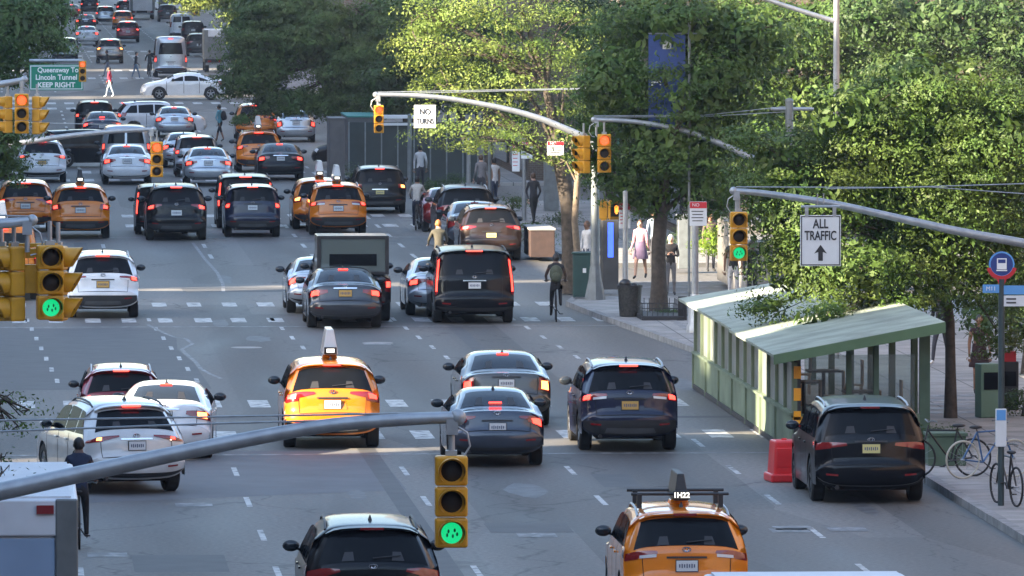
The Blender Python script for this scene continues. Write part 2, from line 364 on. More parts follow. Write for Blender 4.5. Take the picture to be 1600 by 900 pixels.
def make_car(kind):
    sp = SPECS[kind]; S = Shell(sp); W, L, H, b = sp['W'], sp['L'], sp['H'], sp['belt']; sed = sp.get('sedan')
    root = empty(kind_name(kind))
    S.body().build('body', PAINT, root, 38)
    u = MB(); u.box((0, L/2, .42), (W-.62, L-.5, .36)); u.box((0, .62 if not sed else .55, .44), (W*.80, .5, .24))
    u.box((0, L-.7, .44), (W*.74, .5, .3)); u.build('underbody', M['under'], root)
    for y in (sp['ya'], sp['yf']):
        for sg in (-1, 1): wheel(sp['wr'], .235, sg*(W/2-.135), y, sg, root, kind in ('escape', 'crossover', 'luxury_suv'))
    # lower cladding / bumper
    c = sp['clad']; bmb = MB(); S.rp(bmb, [(-.985, .32), (.985, .32), (.975, c), (-.975, c)], .014, 20, 4)
    bp = bmb.build('bumper', M['black'] if c > .45 else M['grey'] if c < .36 else M['black'], root, 40)
    if c > .45:
        k = MB(); S.rp(k, [(-.55, .36), (.55, .36), (.5, .46), (-.5, .46)], .024, 8, 2); k.build('skid_plate', M['grey'], bp, 40)
    rf = MB()
    for sg in (-1, 1): S.rp(rf, [(sg*.62, .50), (sg*.84, .51), (sg*.84, .545), (sg*.62, .535)], .024, 3, 1)
    rf.build('reflector', M['lens'], bp)
    # tailgate seams, recess, plate
    tr = MB()
    zt = (S.sp['deck']-.06 if sed else b+.02)
    for sg in (-1, 1):
        S.rp(tr, [(sg*.70, .70), (sg*.712, .70), (sg*.742, zt-.02), (sg*.73, zt-.02)], .004, 1, 8)
        for ys in ((L*.33, L*.335), (L*.505, L*.51), (L*.70, L*.705)):
            ds = MB(); S.sp_(ds, sg, [(ys[0], .34), (ys[1], .34), (ys[1], b), (ys[0], b)], .003, 1, 6); ds.build('door_seam', M['under'], root)
    S.rp(tr, [(-.70, .695), (.70, .695), (.70, .71), (-.70, .71)], .004, 12, 1)
    tr.build('tailgate_seam', M['under'], root)
    pz = sp['plate']; t0 = .155/(W/2)
    rc = MB(); S.rp(rc, [(-t0*1.9, pz-.10), (t0*1.9, pz-.10), (t0*1.6, pz+.11), (-t0*1.6, pz+.11)], .004, 6, 3); rc.build('plate_recess', PAINT, root, 40)
    gr = MB(); S.rp(gr, [(-t0*2.0, pz+.105), (t0*2.0, pz+.105), (t0*2.0, pz+.135), (-t0*2.0, pz+.135)], .022, 6, 1); gr.build('tailgate_strip', M['chrome'] if kind in ('explorer', 'lexus', 'sedan', 'full_suv') else M['black'], root)
    y0 = S.pt(S.ix(pz), 0)[1]
    p = MB(); p.box((0, 0, 0), (.31, .012, .155)); pl = p.build('license_plate', M['plate_w'], root, loc=(0, y0-.03, pz))
    q = MB(); q.box((0, .004, 0), (.335, .010, .18)); q.build('plate_frame', M['black'], pl)
    q = MB(); x = -.12
    for k in range(7):
        q.box((x+.012, -.008, 0), (.020, .003, .062 if k % 2 else .05)); x += .036
    q.build('plate_marks', M['ink'], pl)
    # glass
    if sp['glass']:
        g0, g1, gt = sp['glass']; g = MB()
        if sp.get('split'):
            for sg in (-1, 1): S.rp(g, [(sg*.05, g0), (sg*gt, g0), (sg*gt*.98, g1), (sg*.05, g1)], .006, 8, 10)
        else: S.rp(g, [(-gt, g0), (gt, g0), (gt*.94, g1), (-gt*.94, g1)], .006, 16, 10)
        rw = g.build('rear_window', M['glass_light'] if sed else M['glass'], root, 40)
        if not sed and not sp.get('split'):
            a = S.pt(S.ix(g0+.03), 0, .03); a2 = S.pt(S.ix(g0+.07), .45, .03); k = MB(); k.tube([a, a2], .010, 5); k.build('wiper', M['black'], rw)
        if kind not in ('van', 'van_low'):
            for sg in (-1, 1):
                k = MB(); S.rp(k, [(sg*.30, g0+.01), (sg*.50, g0+.01), (sg*.47, g0+.13), (sg*.33, g0+.13)], .009, 3, 3); k.build('headrest', M['headrest'], rw, 40)
    g = MB(); S.rp(g, [(-.86, (S.sp['deck'] if sed else sp['hood'])+.10), (.86, (S.sp['deck'] if sed else sp['hood'])+.10), (.88, H-.12), (-.88, H-.12)], .006, 10, 8, front=True)
    g.build('windshield', M['glass'], root, 40)
    zb = b+.03; zt2 = H-.13 if not sed else H-.10
    if kind in ('van', 'van_low'): wins = [(L*.62, L*.79, L*.62, L*.70)]; wins += [(L*.08, L*.33, L*.08, L*.33), (L*.35, L*.60, L*.35, L*.60)] if kind == 'van' else []
    elif kind == 'pickup': wins = [(2.2, 2.9, 2.25, 2.9), (2.97, 3.75, 2.97, 3.45)]
    elif sed: wins = [(L*.225, L*.33, L*.315, L*.345), (L*.34, L*.50, L*.355, L*.50), (L*.515, L*.70, L*.515, L*.60)]
    else: wins = [(L*.10, L*.235, L*.15, L*.235), (L*.25, L*.41, L*.25, L*.41), (L*.425, L*.66, L*.425, L*.585)]
    for sg in (-1, 1):
        for a, c2, d, e in wins:
            g = MB(); S.sp_(g, sg, [(a, zb), (c2, zb), (e, zt2), (d, zt2)], .006, 5, 5); g.build('side_window', M['glass'], root, 40)
        for yy in (L*.36, L*.53):
            hd = MB(); x = S.hw(yy, b-.12); hd.box((sg*(x+.02), yy, b-.12), (.03, .17, .03)); hd.build('door_handle', PAINT, root, bevel=.006)
        ym = sp.get('ym', L*.63 if kind not in ('van', 'van_low', 'pickup') else L*.70); x = S.hw(ym, b+.05)
        mr = MB(); mr.ell((sg*(x+.13), ym, b+.09), (.125, .07, .085), 12, 8); mm = mr.build('mirror', M['black'] if kind not in ('lexus', 'luxury_suv') else PAINT, root, 60)
        mr = MB(); mr.ell((sg*(x+.13), ym-.045, b+.09), (.105, .03, .068), 12, 6); mr.build('mirror_glass', M['glass_light'], mm, 60)
        mr = MB(); mr.tube([(sg*(x-.03), ym, b+.03), (sg*(x+.08), ym, b+.06)], .02, 6); mr.build('mirror_stalk', M['black'], mm)
        # tail lights
        ls = MB()
        for q in sp['lights']:
            qq = [(sg*t, z) for t, z in q]; S.rp(ls, qq, .012, 6, 4)
            if q[1][0] == 1:
                ye = S.pt(S.ix(q[1][1]), 1)[1]; z0, z1 = q[1][1], q[2][1]; S.sp_(ls, sg, [(ye-.03, z0), (ye+.20, z0+.02), (ye+.26, z1-.01), (ye+.02, z1)], .012, 3, 3)
        lo = ls.build('taillight', M['lens'], root, 60)
        gl = MB()
        for q in sp['glow']: S.rp(gl, [(sg*t, z) for t, z in q], .019, 3, 3)
        gl.build('brake_lamp', GLOW, lo)
        if sp.get('clear'):
            gl = MB(); S.rp(gl, [(sg*t, z) for t, z in sp['clear']], .018, 4, 1); gl.build('reversing_lamp', M['clear'], lo)
        hl = MB(); hz = (sp['deck']-.3) if sed else sp['hood']-.2; S.rp(hl, [(sg*.55, hz-.06), (sg*.95, hz-.04), (sg*.93, hz+.08), (sg*.6, hz+.04)], .012, 4, 2, front=True); hl.build('headlight', M['clear'], root, 60)
        if sp.get('rails'):
            rl = MB(); pts = []
            for k in range(8):
                yy = L*.17+(L*.36)*k/7; i = min(range(len(S.p)), key=lambda j: abs(S.p[j][0]-yy)+(9 if S.p[j][1] < b else 0)); q = S.pt(i, .93); pts.append((sg*abs(q[0]), q[1], q[2]+(.045 if 0 < k < 7 else .0)))
            rl.tube(pts, .020, 6); rl.build('roof_rail', M['steel'] if kind in ('luxury_suv', 'rav', 'crossover') else M['black'], root, 60)
    if not sed and sp['glass'] and kind not in ('van', 'van_low'):
        i1 = S.ix(sp['glass'][1]+.01); s1 = MB(); v = []
        for k in range(13):
            t = -.90+1.8*k/12; a = S.pt(i1+1.2, t, -.01); c2 = S.pt(i1+3.0, t, .012)
            v += [a, (a[0], a[1]-.12+.05*abs(t)**4, a[2]+.015), (a[0], a[1]-.125+.05*abs(t)**4, a[2]+.035), (c2[0], c2[1], c2[2]+.005)]
        s1.add(v, [(4*k+j, 4*k+4+j, 4*k+5+j, 4*k+1+j) for k in range(12) for j in range(3)]); so = s1.build('spoiler', PAINT, root, 40)
        a = S.pt(i1+1.2, 0, -.01); br = MB(); br.box((0, a[1]-.135, a[2]+.018), (.34 if kind != 'full_suv' else .42, .02, .035)); br.build('brake_strip', GLOW, so)
    elif sed:
        a = S.pt(S.ix(sp['glass'][1]-.005), 0, .02) if kind != 'sedan_fast' else S.pt(S.ix(sp['glass'][0]+.03), 0, .02)
        br = MB(); br.box((0, a[1], a[2]), (.24, .02, .03)); br.build('brake_strip', GLOW, root)
    else:
        a = S.pt(S.ix(H-.14), 0, .02); br = MB(); br.box((0, a[1]-.02, a[2]), (.28, .03, .04)); br.build('brake_strip', GLOW, root)
    if kind not in ('van', 'van_low', 'pickup'):
        yy = L*.24 if not sed else L*.34; i = min(range(len(S.p)), key=lambda j: abs(S.p[j][0]-yy)+(9 if S.p[j][1] < b+.2 else 0)); q = S.pt(i, 0)
        an = MB(); v = [(-.03, q[1]+.08, q[2]), (.03, q[1]+.08, q[2]), (.006, q[1]-.02, q[2]+.075), (-.006, q[1]-.02, q[2]+.075), (-.03, q[1]-.06, q[2]-.004), (.03, q[1]-.06, q[2]-.004)]
        an.add(v, [(0, 1, 2, 3), (3, 2, 5, 4), (0, 3, 4), (1, 5, 2), (0, 4, 5, 1)]); an.build('antenna', M['black'], root)
    ez = (sp['deck']-.045 if sed else b+.01) if kind != 'pickup' else 1.0
    e = MB(); a = S.pt(S.ix(ez), 0, .018); prof = [(math.cos(k*math.pi/8), math.sin(k*math.pi/8)) for k in range(17)]
    e.tube([(c*.06, a[1], a[2]+s_*.032) for c, s_ in prof], .009, 5, caps=False); e.tube([(c*.025, a[1], a[2]+s_*.03) for c, s_ in prof], .007, 4, caps=False)
    e.build('emblem', M['chrome'], root, 60)
    ex = MB(); ex.tube([(-W*.30, .06, .30), (-W*.30, .4, .30)], .035, 8); ex.build('exhaust', M['rim_dark'], root, 60)
    if kind == 'pickup':
        sh = MB(); sh.box((0, 1.02, 1.72), (1.82, 1.78, .98)); so = sh.build('camper_shell', M['shell'], root, bevel=.03)
        fr = MB()
        for sg in (-1, 1): fr.box((sg*.865, .115, 1.72), (.09, .06, .98))
        fr.box((0, .115, 2.17), (1.64, .06, .08)); fr.box((0, .115, 1.26), (1.64, .06, .06)); fr.build('shell_frame', M['black'], so, bevel=.008)
        g = MB(); g.box((0, .118, 1.715), (1.62, .02, .82)); g.build('hatch_glass', M['hatch'], so)
        g = MB(); g.box((0, .098, 1.60), (1.20, .02, .30)); g.build('hatch_window', M['glass'], so, bevel=.01)
    return root
NAMES = dict(sedan='sedan_car', sedan_fast='sedan_car', sedan_boxy='sedan_car', van='passenger_van', van_low='cargo_van', pickup='pickup_truck')
def kind_name(k): return NAMES.get(k, 'suv_car')
M['shell'] = mat('shell_grey', (.075, .085, .085), .4, .2, coat=.4, noise=.1)
M['hatch'] = mat('hatch_glass', (.10, .125, .12), .12, .1, coat=1)
PC = {
 'white': paint('paint_white', (.66, .68, .71), 0, .3), 'offwhite': paint('paint_pearl', (.55, .56, .56), .1), 'silver': paint('paint_silver', (.40, .44, .49), .6, .3),
 'grey': paint('paint_grey', (.045, .048, .056), .4), 'grey2': paint('paint_taupe', (.075, .072, .068), .4), 'black': mat('paint_black', (.003, .0035, .006), .35, 0, .1, .42), 'navy': mat('paint_navy', (.008, .011, .035), .35, .1, .2, .7),
 'charcoal': mat('paint_charcoal', (.008, .009, .012), .4, .1, .12, .4), 'red': paint('paint_red', (.18, .012, .018), .4), 'brown': mat('paint_brown', (.030, .018, .014), .35, .3, .2, .8), 'taxi': paint('paint_taxi', (.72, .20, .006), 0, .35), 'taxi2': paint('paint_taxi_orange', (.60, .165, .006), 0, .35),
 'bluegrey': paint('paint_bluegrey', (.045, .055, .078), .4), 'beige': paint('paint_beige', (.26, .24, .21), .5), 'mint': paint('paint_pale_green', (.22, .29, .27), .3)}
PLACED = []
def car(kind, color, cx, by, label, cat='car', group='cars in the avenue traffic', yaw=0, k=1.0, brake=True, plate='plate_w', topper=None, turn=None, rack=False):
    if kind not in PROTO: PROTO[kind] = make_car(kind)
    root = copy_tree(PROTO[kind])
    sp = SPECS[kind]; g = G(cx, by); Y0 = g.y-(sp['ya']-.18)*k*math.cos(R(yaw)); 
    if abs(yaw) > 50: Y0 = g.y+sp['W']/2*k
    P0 = at(cx, by, Y0)
    root.location = (P0.x, Y0, 0); root.rotation_euler = (0, 0, R(yaw)); root.scale = (k, k, k)
    if 'taxi' in color: cat = 'taxi'; group = 'yellow taxis in the avenue traffic'
    tag(root, label, cat, group)
    allo = tree_of(root); first = True
    seen = 0
    for o in allo:
        for s in getattr(o, 'material_slots', []):
            m = s.material if s.link == 'DATA' else o.data.materials[0]
            m = o.data.materials[s.slot_index]
            if m == PAINT: s.link = 'OBJECT'; s.material = PC[color]
            elif m == M['plate_w']: s.link = 'OBJECT'; s.material = M[plate]
            elif m == GLOW: s.link = 'OBJECT'; s.material = GLOW if brake else M['lens']
        if turn and o.name.startswith('brake_lamp'):
            seen += 1
            if turn == 'both' or (turn == 'left') == (seen == 1): o.material_slots[0].link = 'OBJECT'; o.material_slots[0].material = M['signal_amber']
    if topper: add_topper(root, sp, topper, color, rack)
    return root
M['topper_w'] = mat('topper_pale', (.55, .56, .56), .3, coat=.6); M['topper_lit'] = mat('topper_number', (.8, .8, .7), .4, emit=(1, .95, .8), es=.35)
TOP = {}
def add_topper(root, sp, style, color, rack):
    key = (style, sp['L'], rack, color)
    z = sp['H']-.01; y = sp['L']*.36
    if key in TOP:
        copy_tree(TOP[key], root); 
        return
    base = MB(); base.box((0, y, z+.03), (.30, .34, .07), taper=.85); b = base.build('taxi_sign', PC[color], root, bevel=.01)
    s = MB(); hh = .56 if style == 'pale' else .47; w0 = .15 if style == 'pale' else .11; m = M['topper_w'] if style == 'pale' else M['black']
    s.add([(-w0, y-.55, z+.08), (w0, y-.55, z+.08), (w0, y+.75, z+.08), (-w0, y+.75, z+.08), (-w0*.45, y-.45, z+hh), (w0*.45, y-.45, z+hh), (w0*.45, y+.65, z+hh), (-w0*.45, y+.65, z+hh)],
          [(3, 2, 1, 0), (4, 5, 6, 7), (0, 1, 5, 4), (1, 2, 6, 5), (2, 3, 7, 6), (3, 0, 4, 7)])
    s.build('advert_board', m, b, bevel=.015)
    n = MB(); n.box((0, y-.565, z+.16), (.24, .05, .13)); n.build('number_box', M['black'], b, bevel=.01)
    if rack: text('1H22', .11, M['topper_lit'], 'number', b, (0, y-.597, z+.16), bold=.002)
    else: n = MB(); n.box((0, y-.593, z+.16), (.15, .01, .07)); n.build('number_lamp', M['topper_lit'], b)
    if rack:
        for yy in (y-.3, y+.55):
            r = MB(); r.tube([(-.72, yy, z+.16), (.72, yy, z+.16)], .022, 8)
            for sg in (-1, 1): r.box((sg*.60, yy, z+.06), (.07, .10, .20))
            r.build('roof_bar', M['black'], b)
    TOP[key] = b

def drop_protos():                 # the unplaced originals leave the scene
    for r in PROTO.values():
        for o in tree_of(r)[::-1]: bpy.data.objects.remove(o)
# ================================================================ GROUND, ROADS, KERBS, MARKINGS
def nodes(m):
    n = m.node_tree; return n, n.nodes['Principled BSDF']
def asphalt():
    m = mat('asphalt', (.07, .07, .075), .72, spec=.35); n, b = nodes(m); N = n.nodes.new; L = n.links.new
    tc = N('ShaderNodeTexCoord'); mp = N('ShaderNodeMapping'); L(tc.outputs['Object'], mp.inputs[0]); mp.inputs['Scale'].default_value = (1, .12, 1)
    big = N('ShaderNodeTexNoise'); big.inputs['Scale'].default_value = .55; big.inputs['Detail'].default_value = 5; L(mp.outputs[0], big.inputs[0])
    # patches of newer and older surfacing
    mv = N('ShaderNodeMapping'); mv.inputs['Scale'].default_value = (.16, .022, 1); L(tc.outputs['Object'], mv.inputs[0])
    vo = N('ShaderNodeTexVoronoi'); vo.distance = 'CHEBYCHEV'; vo.inputs['Scale'].default_value = 1.0; L(mv.outputs[0], vo.inputs[0])
    sp = N('ShaderNodeSeparateColor'); L(vo.outputs['Color'], sp.inputs[0])
    fine = N('ShaderNodeTexNoise'); fine.inputs['Scale'].default_value = 11; fine.inputs['Detail'].default_value = 6; L(tc.outputs['Object'], fine.inputs[0])
    def mr(src, a, b_, c, d):
        q = N('ShaderNodeMapRange'); q.inputs[1].default_value = a; q.inputs[2].default_value = b_; q.inputs[3].default_value = c; q.inputs[4].default_value = d; L(src, q.inputs[0]); return q.outputs[0]
    def mul(a, c):
        q = N('ShaderNodeMath'); q.operation = 'MULTIPLY'; L(a, q.inputs[0]); L(c, q.inputs[1]); return q.outputs[0]
    f = mul(mr(big.outputs[0], .3, .7, .72, 1.28), mr(sp.outputs[0], 0, 1, .70, 1.28)); f = mul(f, mr(fine.outputs[0], .3, .7, .74, 1.26))
    # cracks and tar seams
    wn = N('ShaderNodeTexNoise'); wn.inputs['Scale'].default_value = .35; wn.inputs['Detail'].default_value = 6; L(tc.outputs['Object'], wn.inputs[0])
    wm = N('ShaderNodeMix'); wm.data_type = 'VECTOR'; wm.inputs[0].default_value = .10; L(tc.outputs['Object'], wm.inputs[4]); 
    va = N('ShaderNodeVectorMath'); va.operation = 'MULTIPLY_ADD'; L(wn.outputs['Color'], va.inputs[0]); va.inputs[1].default_value = (3, 9, 0); L(tc.outputs['Object'], va.inputs[2])
    ms = N('ShaderNodeMapping'); ms.inputs['Scale'].default_value = (.20, .035, 1); L(va.outputs[0], ms.inputs[0])
    vc = N('ShaderNodeTexVoronoi'); vc.feature = 'DISTANCE_TO_EDGE'; vc.inputs['Scale'].default_value = 1.0; L(ms.outputs[0], vc.inputs[0])
    f = mul(f, mr(vc.outputs[0], .0, .007, .5, 1.0))
    # oil-darkened middle and tyre-polished tracks of each lane (lane width 3.1 m)
    sx = N('ShaderNodeSeparateXYZ'); L(tc.outputs['Object'], sx.inputs[0])
    ad = N('ShaderNodeMath'); ad.operation = 'ADD'; L(sx.outputs[0], ad.inputs[0]); ad.inputs[1].default_value = 31-4.35
    sn = N('ShaderNodeMath'); sn.operation = 'MULTIPLY'; L(ad.outputs[0], sn.inputs[0]); sn.inputs[1].default_value = 2*math.pi/3.1
    co = N('ShaderNodeMath'); co.operation = 'COSINE'; L(sn.outputs[0], co.inputs[0])
    f = mul(f, mr(co.outputs[0], -1, 1, .78, 1.12))
    mx = N('ShaderNodeMix'); mx.data_type = 'RGBA'; mx.blend_type = 'MULTIPLY'; mx.inputs[0].default_value = 1; mx.inputs[6].default_value = (.112, .106, .098, 1); L(f, mx.inputs[7]); L(mx.outputs[2], b.inputs['Base Color'])
    bp = N('ShaderNodeBump'); bp.inputs['Strength'].default_value = .35; bp.inputs['Distance'].default_value = .02; L(fine.outputs[0], bp.inputs['Height']); L(bp.outputs[0], b.inputs['Normal'])
    L(mr(big.outputs[0], .3, .7, .55, .8), b.inputs['Roughness'])
    return m
M['asphalt'] = asphalt()
def worn(name, col, cov=.5, sc=5):
    m = mat(name, col, .6); n, b = nodes(m); N = n.nodes.new; L = n.links.new
    tc = N('ShaderNodeTexCoord'); nz = N('ShaderNodeTexNoise'); nz.inputs['Scale'].default_value = sc; nz.inputs['Detail'].default_value = 8; L(tc.outputs['Object'], nz.inputs[0])
    mr = N('ShaderNodeMapRange'); mr.inputs[1].default_value = cov-.10; mr.inputs[2].default_value = cov+.10; L(nz.outputs[0], mr.inputs[0])
    mx = N('ShaderNodeMix'); mx.data_type = 'RGBA'; L(mr.outputs[0], mx.inputs[0]); mx.inputs[6].default_value = (*col, 1); mx.inputs[7].default_value = (.09, .09, .093, 1); L(mx.outputs[2], b.inputs['Base Color'])
    return m
M['mark'] = worn('road_paint', (.44, .44, .43), .55, 4); M['mark_old'] = worn('road_paint_worn', (.26, .26, .26), .44, 4)
def slabs():
    m = mat('pavement_slabs', (.30, .29, .27), .85); n, b = nodes(m); N = n.nodes.new; L = n.links.new
    tc = N('ShaderNodeTexCoord'); br = N('ShaderNodeTexBrick'); br.offset = 0; br.inputs['Scale'].default_value = 1; br.inputs['Brick Width'].default_value = 1.5; br.inputs['Row Height'].default_value = 1.5; br.inputs['Mortar Size'].default_value = .02
    br.inputs['Color1'].default_value = (.27, .262, .25, 1); br.inputs['Color2'].default_value = (.22, .215, .21, 1); br.inputs['Mortar'].default_value = (.09, .09, .09, 1); L(tc.outputs['Object'], br.inputs[0])
    nz = N('ShaderNodeTexNoise'); nz.inputs['Scale'].default_value = 1.3; nz.inputs['Detail'].default_value = 8; L(tc.outputs['Object'], nz.inputs[0])
    mr = N('ShaderNodeMapRange'); mr.inputs[1].default_value = .3; mr.inputs[2].default_value = .7; mr.inputs[3].default_value = .7; mr.inputs[4].default_value = 1.2; L(nz.outputs[0], mr.inputs[0])
    mx = N('ShaderNodeMix'); mx.data_type = 'RGBA'; mx.blend_type = 'MULTIPLY'; mx.inputs[0].default_value = 1; L(br.outputs[0], mx.inputs[6]); L(mr.outputs[0], mx.inputs[7]); L(mx.outputs[2], b.inputs['Base Color'])
    return m
M['slabs'] = slabs()
M['stone_dark'] = mat('stone_dark', (.055, .06, .07), .8, noise=.2, nscale=.3)
M['ground'] = mat('ground', (.11, .105, .10), .9, noise=.25, nscale=.2)
def sheet(name, x0, y0, x1, y1, z, m, kind='structure', lab=None):
    b = MB(); b.add([(x0, y0, z), (x1, y0, z), (x1, y1, z), (x0, y1, z)], [(0, 1, 2, 3)]); o = b.build(name, m); return tag(o, kind=kind)
sheet('ground', -4000, -1500, 4000, 7000, -.03, M['ground'])
KX = 16.9; LX = -3.4
sheet('road', LX, 10, KX, 3000, 0, M['asphalt'])
SIDE = [(222, 243), (296, 316), (452, 470), (546, 560)]
for y0, y1 in SIDE: sheet('side_street', KX, y0, 90, y1, -.004, M['asphalt'])
def pavement(x0, y0, x1, y1, edge):
    b = MB(); b.add([(x0, y0, .13), (x1, y0, .13), (x1, y1, .13), (x0, y1, .13), (x0, y0, -.02), (x1, y0, -.02), (x1, y1, -.02), (x0, y1, -.02)],
        [(0, 1, 2, 3), (0, 4, 5, 1), (2, 6, 7, 3), (1, 5, 6, 2), (3, 7, 4, 0)]); tag(b.build('pavement', M['slabs']), kind='structure')
def kerb(pts, name='kerb'):
    b = MB()
    for (ax, ay), (bx, by) in zip(pts[:-1], pts[1:]):
        d = Vector((bx-ax, by-ay, 0)); L_ = d.length; nseg = max(1, int(L_/6)); d.normalize(); nn = Vector((-d.y, d.x, 0))*.09
        for k in range(nseg):
            p = Vector((ax, ay, 0))+d*(L_*k/nseg+.01); q = Vector((ax, ay, 0))+d*(L_*(k+1)/nseg-.01); hz = .139+random.uniform(-.004, .004)
            b.add([p-nn, q-nn, q+nn, p+nn], [(0, 1, 2, 3)]) if 0 else b.add([(p-nn).to_tuple()[:2]+(hz,), (q-nn).to_tuple()[:2]+(hz,), (q+nn).to_tuple()[:2]+(hz,), (p+nn).to_tuple()[:2]+(hz,),
                (p-nn).to_tuple()[:2]+(-.02,), (q-nn).to_tuple()[:2]+(-.02,), (q+nn).to_tuple()[:2]+(-.02,), (p+nn).to_tuple()[:2]+(-.02,)], [(0, 1, 2, 3), (0, 4, 5, 1), (2, 6, 7, 3), (1, 5, 6, 2), (3, 7, 4, 0)])
    tag(b.build(name, M['kerb']), kind='structure')
prev = 10
for y0, y1 in SIDE+[(3000, 3010)]:
    pavement(KX, prev, 60, y0, 0); kerb([(KX, prev+1.5), (KX, y0-1.5), (KX+1.5, y0), (60, y0)]); prev = y1
b = MB(); bp_ = [(16.9, 188), (15.95, 203), (15.3, 213), (15.0, 219), (15.3, 221.3), (16.9, 222)]; nb = len(bp_)
b.add([(x, y, .134) for x, y in bp_], [tuple(range(nb))[::-1]]); b.add([(x, y, .134) for x, y in bp_]+[(x, y, -.02) for x, y in bp_], [(i, i+1, nb+i+1, nb+i) for i in range(nb-1)]); tag(b.build('pavement', M['slabs']), kind='structure'); kerb(bp_)
pavement(-12, 10, LX, 3000, 0); kerb([(LX, 10), (LX, 3000)])
# painted road markings: one object (worn dashes nobody would lift away)
mk = MB(); mo = MB()
def gquad(b, x0, y0, x1, y1, z=.004): b.add([(x0, y0, z), (x1, y0, z), (x1, y1, z), (x0, y1, z)], [(0, 1, 2, 3)])
for X in (1.25, 4.35, 7.5, 10.6, 13.65):
    Y = 98.0
    while Y < 176:
        if not (160 < Y < 172 and X < 13): gquad(mk, X-.05, Y, X+.05, Y+2.4)
        Y += 7.9
    y = 184
    xs = X
    while y < 214: gquad(mk, xs-.05, y, xs+.05, y+1.6); y += 4.6; xs = X-.7*(y-184)/34
    y = 250
    while y < 900:
        if not any(a-12 < y < c+12 for a, c in SIDE[1:]): gquad(mk, X-1.15-.06, y, X-1.15+.06, y+3.0)
        y += 8.0
def xwalk(ya, yb, x0, x1, sq=.42, step=.95, d=2.2, skip=()):
    for yy in (ya, yb):
        x = x0
        while x < x1:
            if random.random() > .06: gquad(mk, x, yy, x+sq*random.uniform(.9, 1.1), yy+d)
            x += step
xwalk(174.6, 164.0, -2.6, 16.2, .42, .98, 2.6); xwalk(211, 219.5, -2.5, 15.6, .40, .93, 2.2)
xwalk(275, 284, -2.5, 15.6, .45, .95, 2.4); xwalk(322, 332, -2.5, 15.6, .45, .95, 3)
xwalk(452, 440, -2.5, 15, .5, 1.0, 4); xwalk(520, 545, -2.5, 15, .5, 1.0, 5); xwalk(600, 620, -2.5, 15, .5, 1, 6)
for yy, wdt in ((159.2, .35), (208.6, .3), (266, .4), (432, .6)): gquad(mo, -3, yy, 15.6, yy+wdt)
gquad(mk, 15.4, 220, 27, 221.2); 
for k in range(4): gquad(mo, 17.8, 223.4+k*3.2, 22.0, 224.1+k*3.2)
tag(mk.build('lane_markings', M['mark']), kind='structure')
# a crooked worn seam line on the left lanes and old stop lines
pts = [(3.7, 210), (4.05, 205.5), (4.25, 203.6), (4.5, 203), (4.62, 200.5), (4.3, 198), (4.35, 196), (4.5, 192.5), (4.55, 189.5), (4.7, 187.5), (4.9, 185.5)]
for a, c in zip(pts[:-1], pts[1:]):
    mo.add([(a[0]-.045, a[1], .005), (a[0]+.05, a[1], .005), (c[0]+.05, c[1], .005), (c[0]-.045, c[1], .005)], [(0, 1, 2, 3)])
pts = [(6.05, 262), (6.12, 250), (6.25, 240), (6.22, 233), (6.1, 228)]
for a, c in zip(pts[:-1], pts[1:]):
    mo.add([(a[0]-.05, a[1], .005), (a[0]+.05, a[1], .005), (c[0]+.05, c[1], .005), (c[0]-.05, c[1], .005)], [(0, 1, 2, 3)])
for px, py in ((1235, 828), (1325, 826), (1240, 824), (305, 788), (170, 866), (300, 700), (840, 835), (590, 537), (1190, 640)):
    g = G(px, py); gquad(mo, g.x-.35, g.y-.6, g.x+.30, g.y+.3, .005)
tag(mo.build('worn_markings', M['mark_old']), kind='structure')
# darker resurfaced patches, and a paler one in the stop zone
M['tar'] = mat('tar_patch', (.062, .061, .061), .7, noise=.2, nscale=1.5); M['pale_tar'] = mat('pale_patch', (.105, .107, .113), .75, noise=.15, nscale=1)
pb = MB(); pb.add([(-3.2, 181, .002), (4.6, 181.5, .002), (4.45, 192, .002), (4.2, 198, .002), (4.3, 204, .002), (3.7, 208, .002), (-3.2, 208, .002)], [tuple(range(7))]); tag(pb.build('road_patch', M['tar']), kind='structure')
pb = MB(); pb.add([(1.5, 146.5, .002), (7.3, 149.5, .002), (7.2, 160.5, .002), (1.5, 160.5, .002)], [(0, 1, 2, 3)]); tag(pb.build('road_patch', M['pale_tar']), kind='structure')
M['oil'] = worn('oil_stain', (.055, .054, .054), .50, 3)
st = MB(); rs = random.Random(5)
for k in range(20):
    X = rs.choice((2.8, 5.9, 9.05, 12.1, 15.2))+rs.uniform(-.5, .5); Y = rs.uniform(118, 300); r_ = rs.uniform(.12, .42); l_ = rs.uniform(.8, 3.2); n_ = 12
    st.add([(X+r_*math.cos(2*math.pi*i/n_)*rs.uniform(.7, 1.2), Y+l_*math.sin(2*math.pi*i/n_)*rs.uniform(.7, 1.2), .0028+k*.00005) for i in range(n_)], [tuple(range(n_))])
tag(st.build('oil_stains', M['oil']), kind='structure')
tc_ = MB()                                   # sawn trench repairs across and along the lanes
for (x0, y0, x1, y1) in ((6.9, 120, 7.25, 169.5), (10.9, 150, 11.6, 153.5), (2.1, 131, 3.6, 134.5), (8.2, 139, 9.6, 141.2), (12.1, 128, 14.6, 129.4), (5.0, 228, 8.6, 230.5), (11.2, 180, 11.55, 209), (2.3, 236, 2.7, 262), (-3, 170.5, 15.4, 171.1), (9.3, 262, 12.6, 264)): gquad(tc_, x0, y0, x1, y1, .0024)
tag(tc_.build('trench_repair', M['tar']), kind='structure')
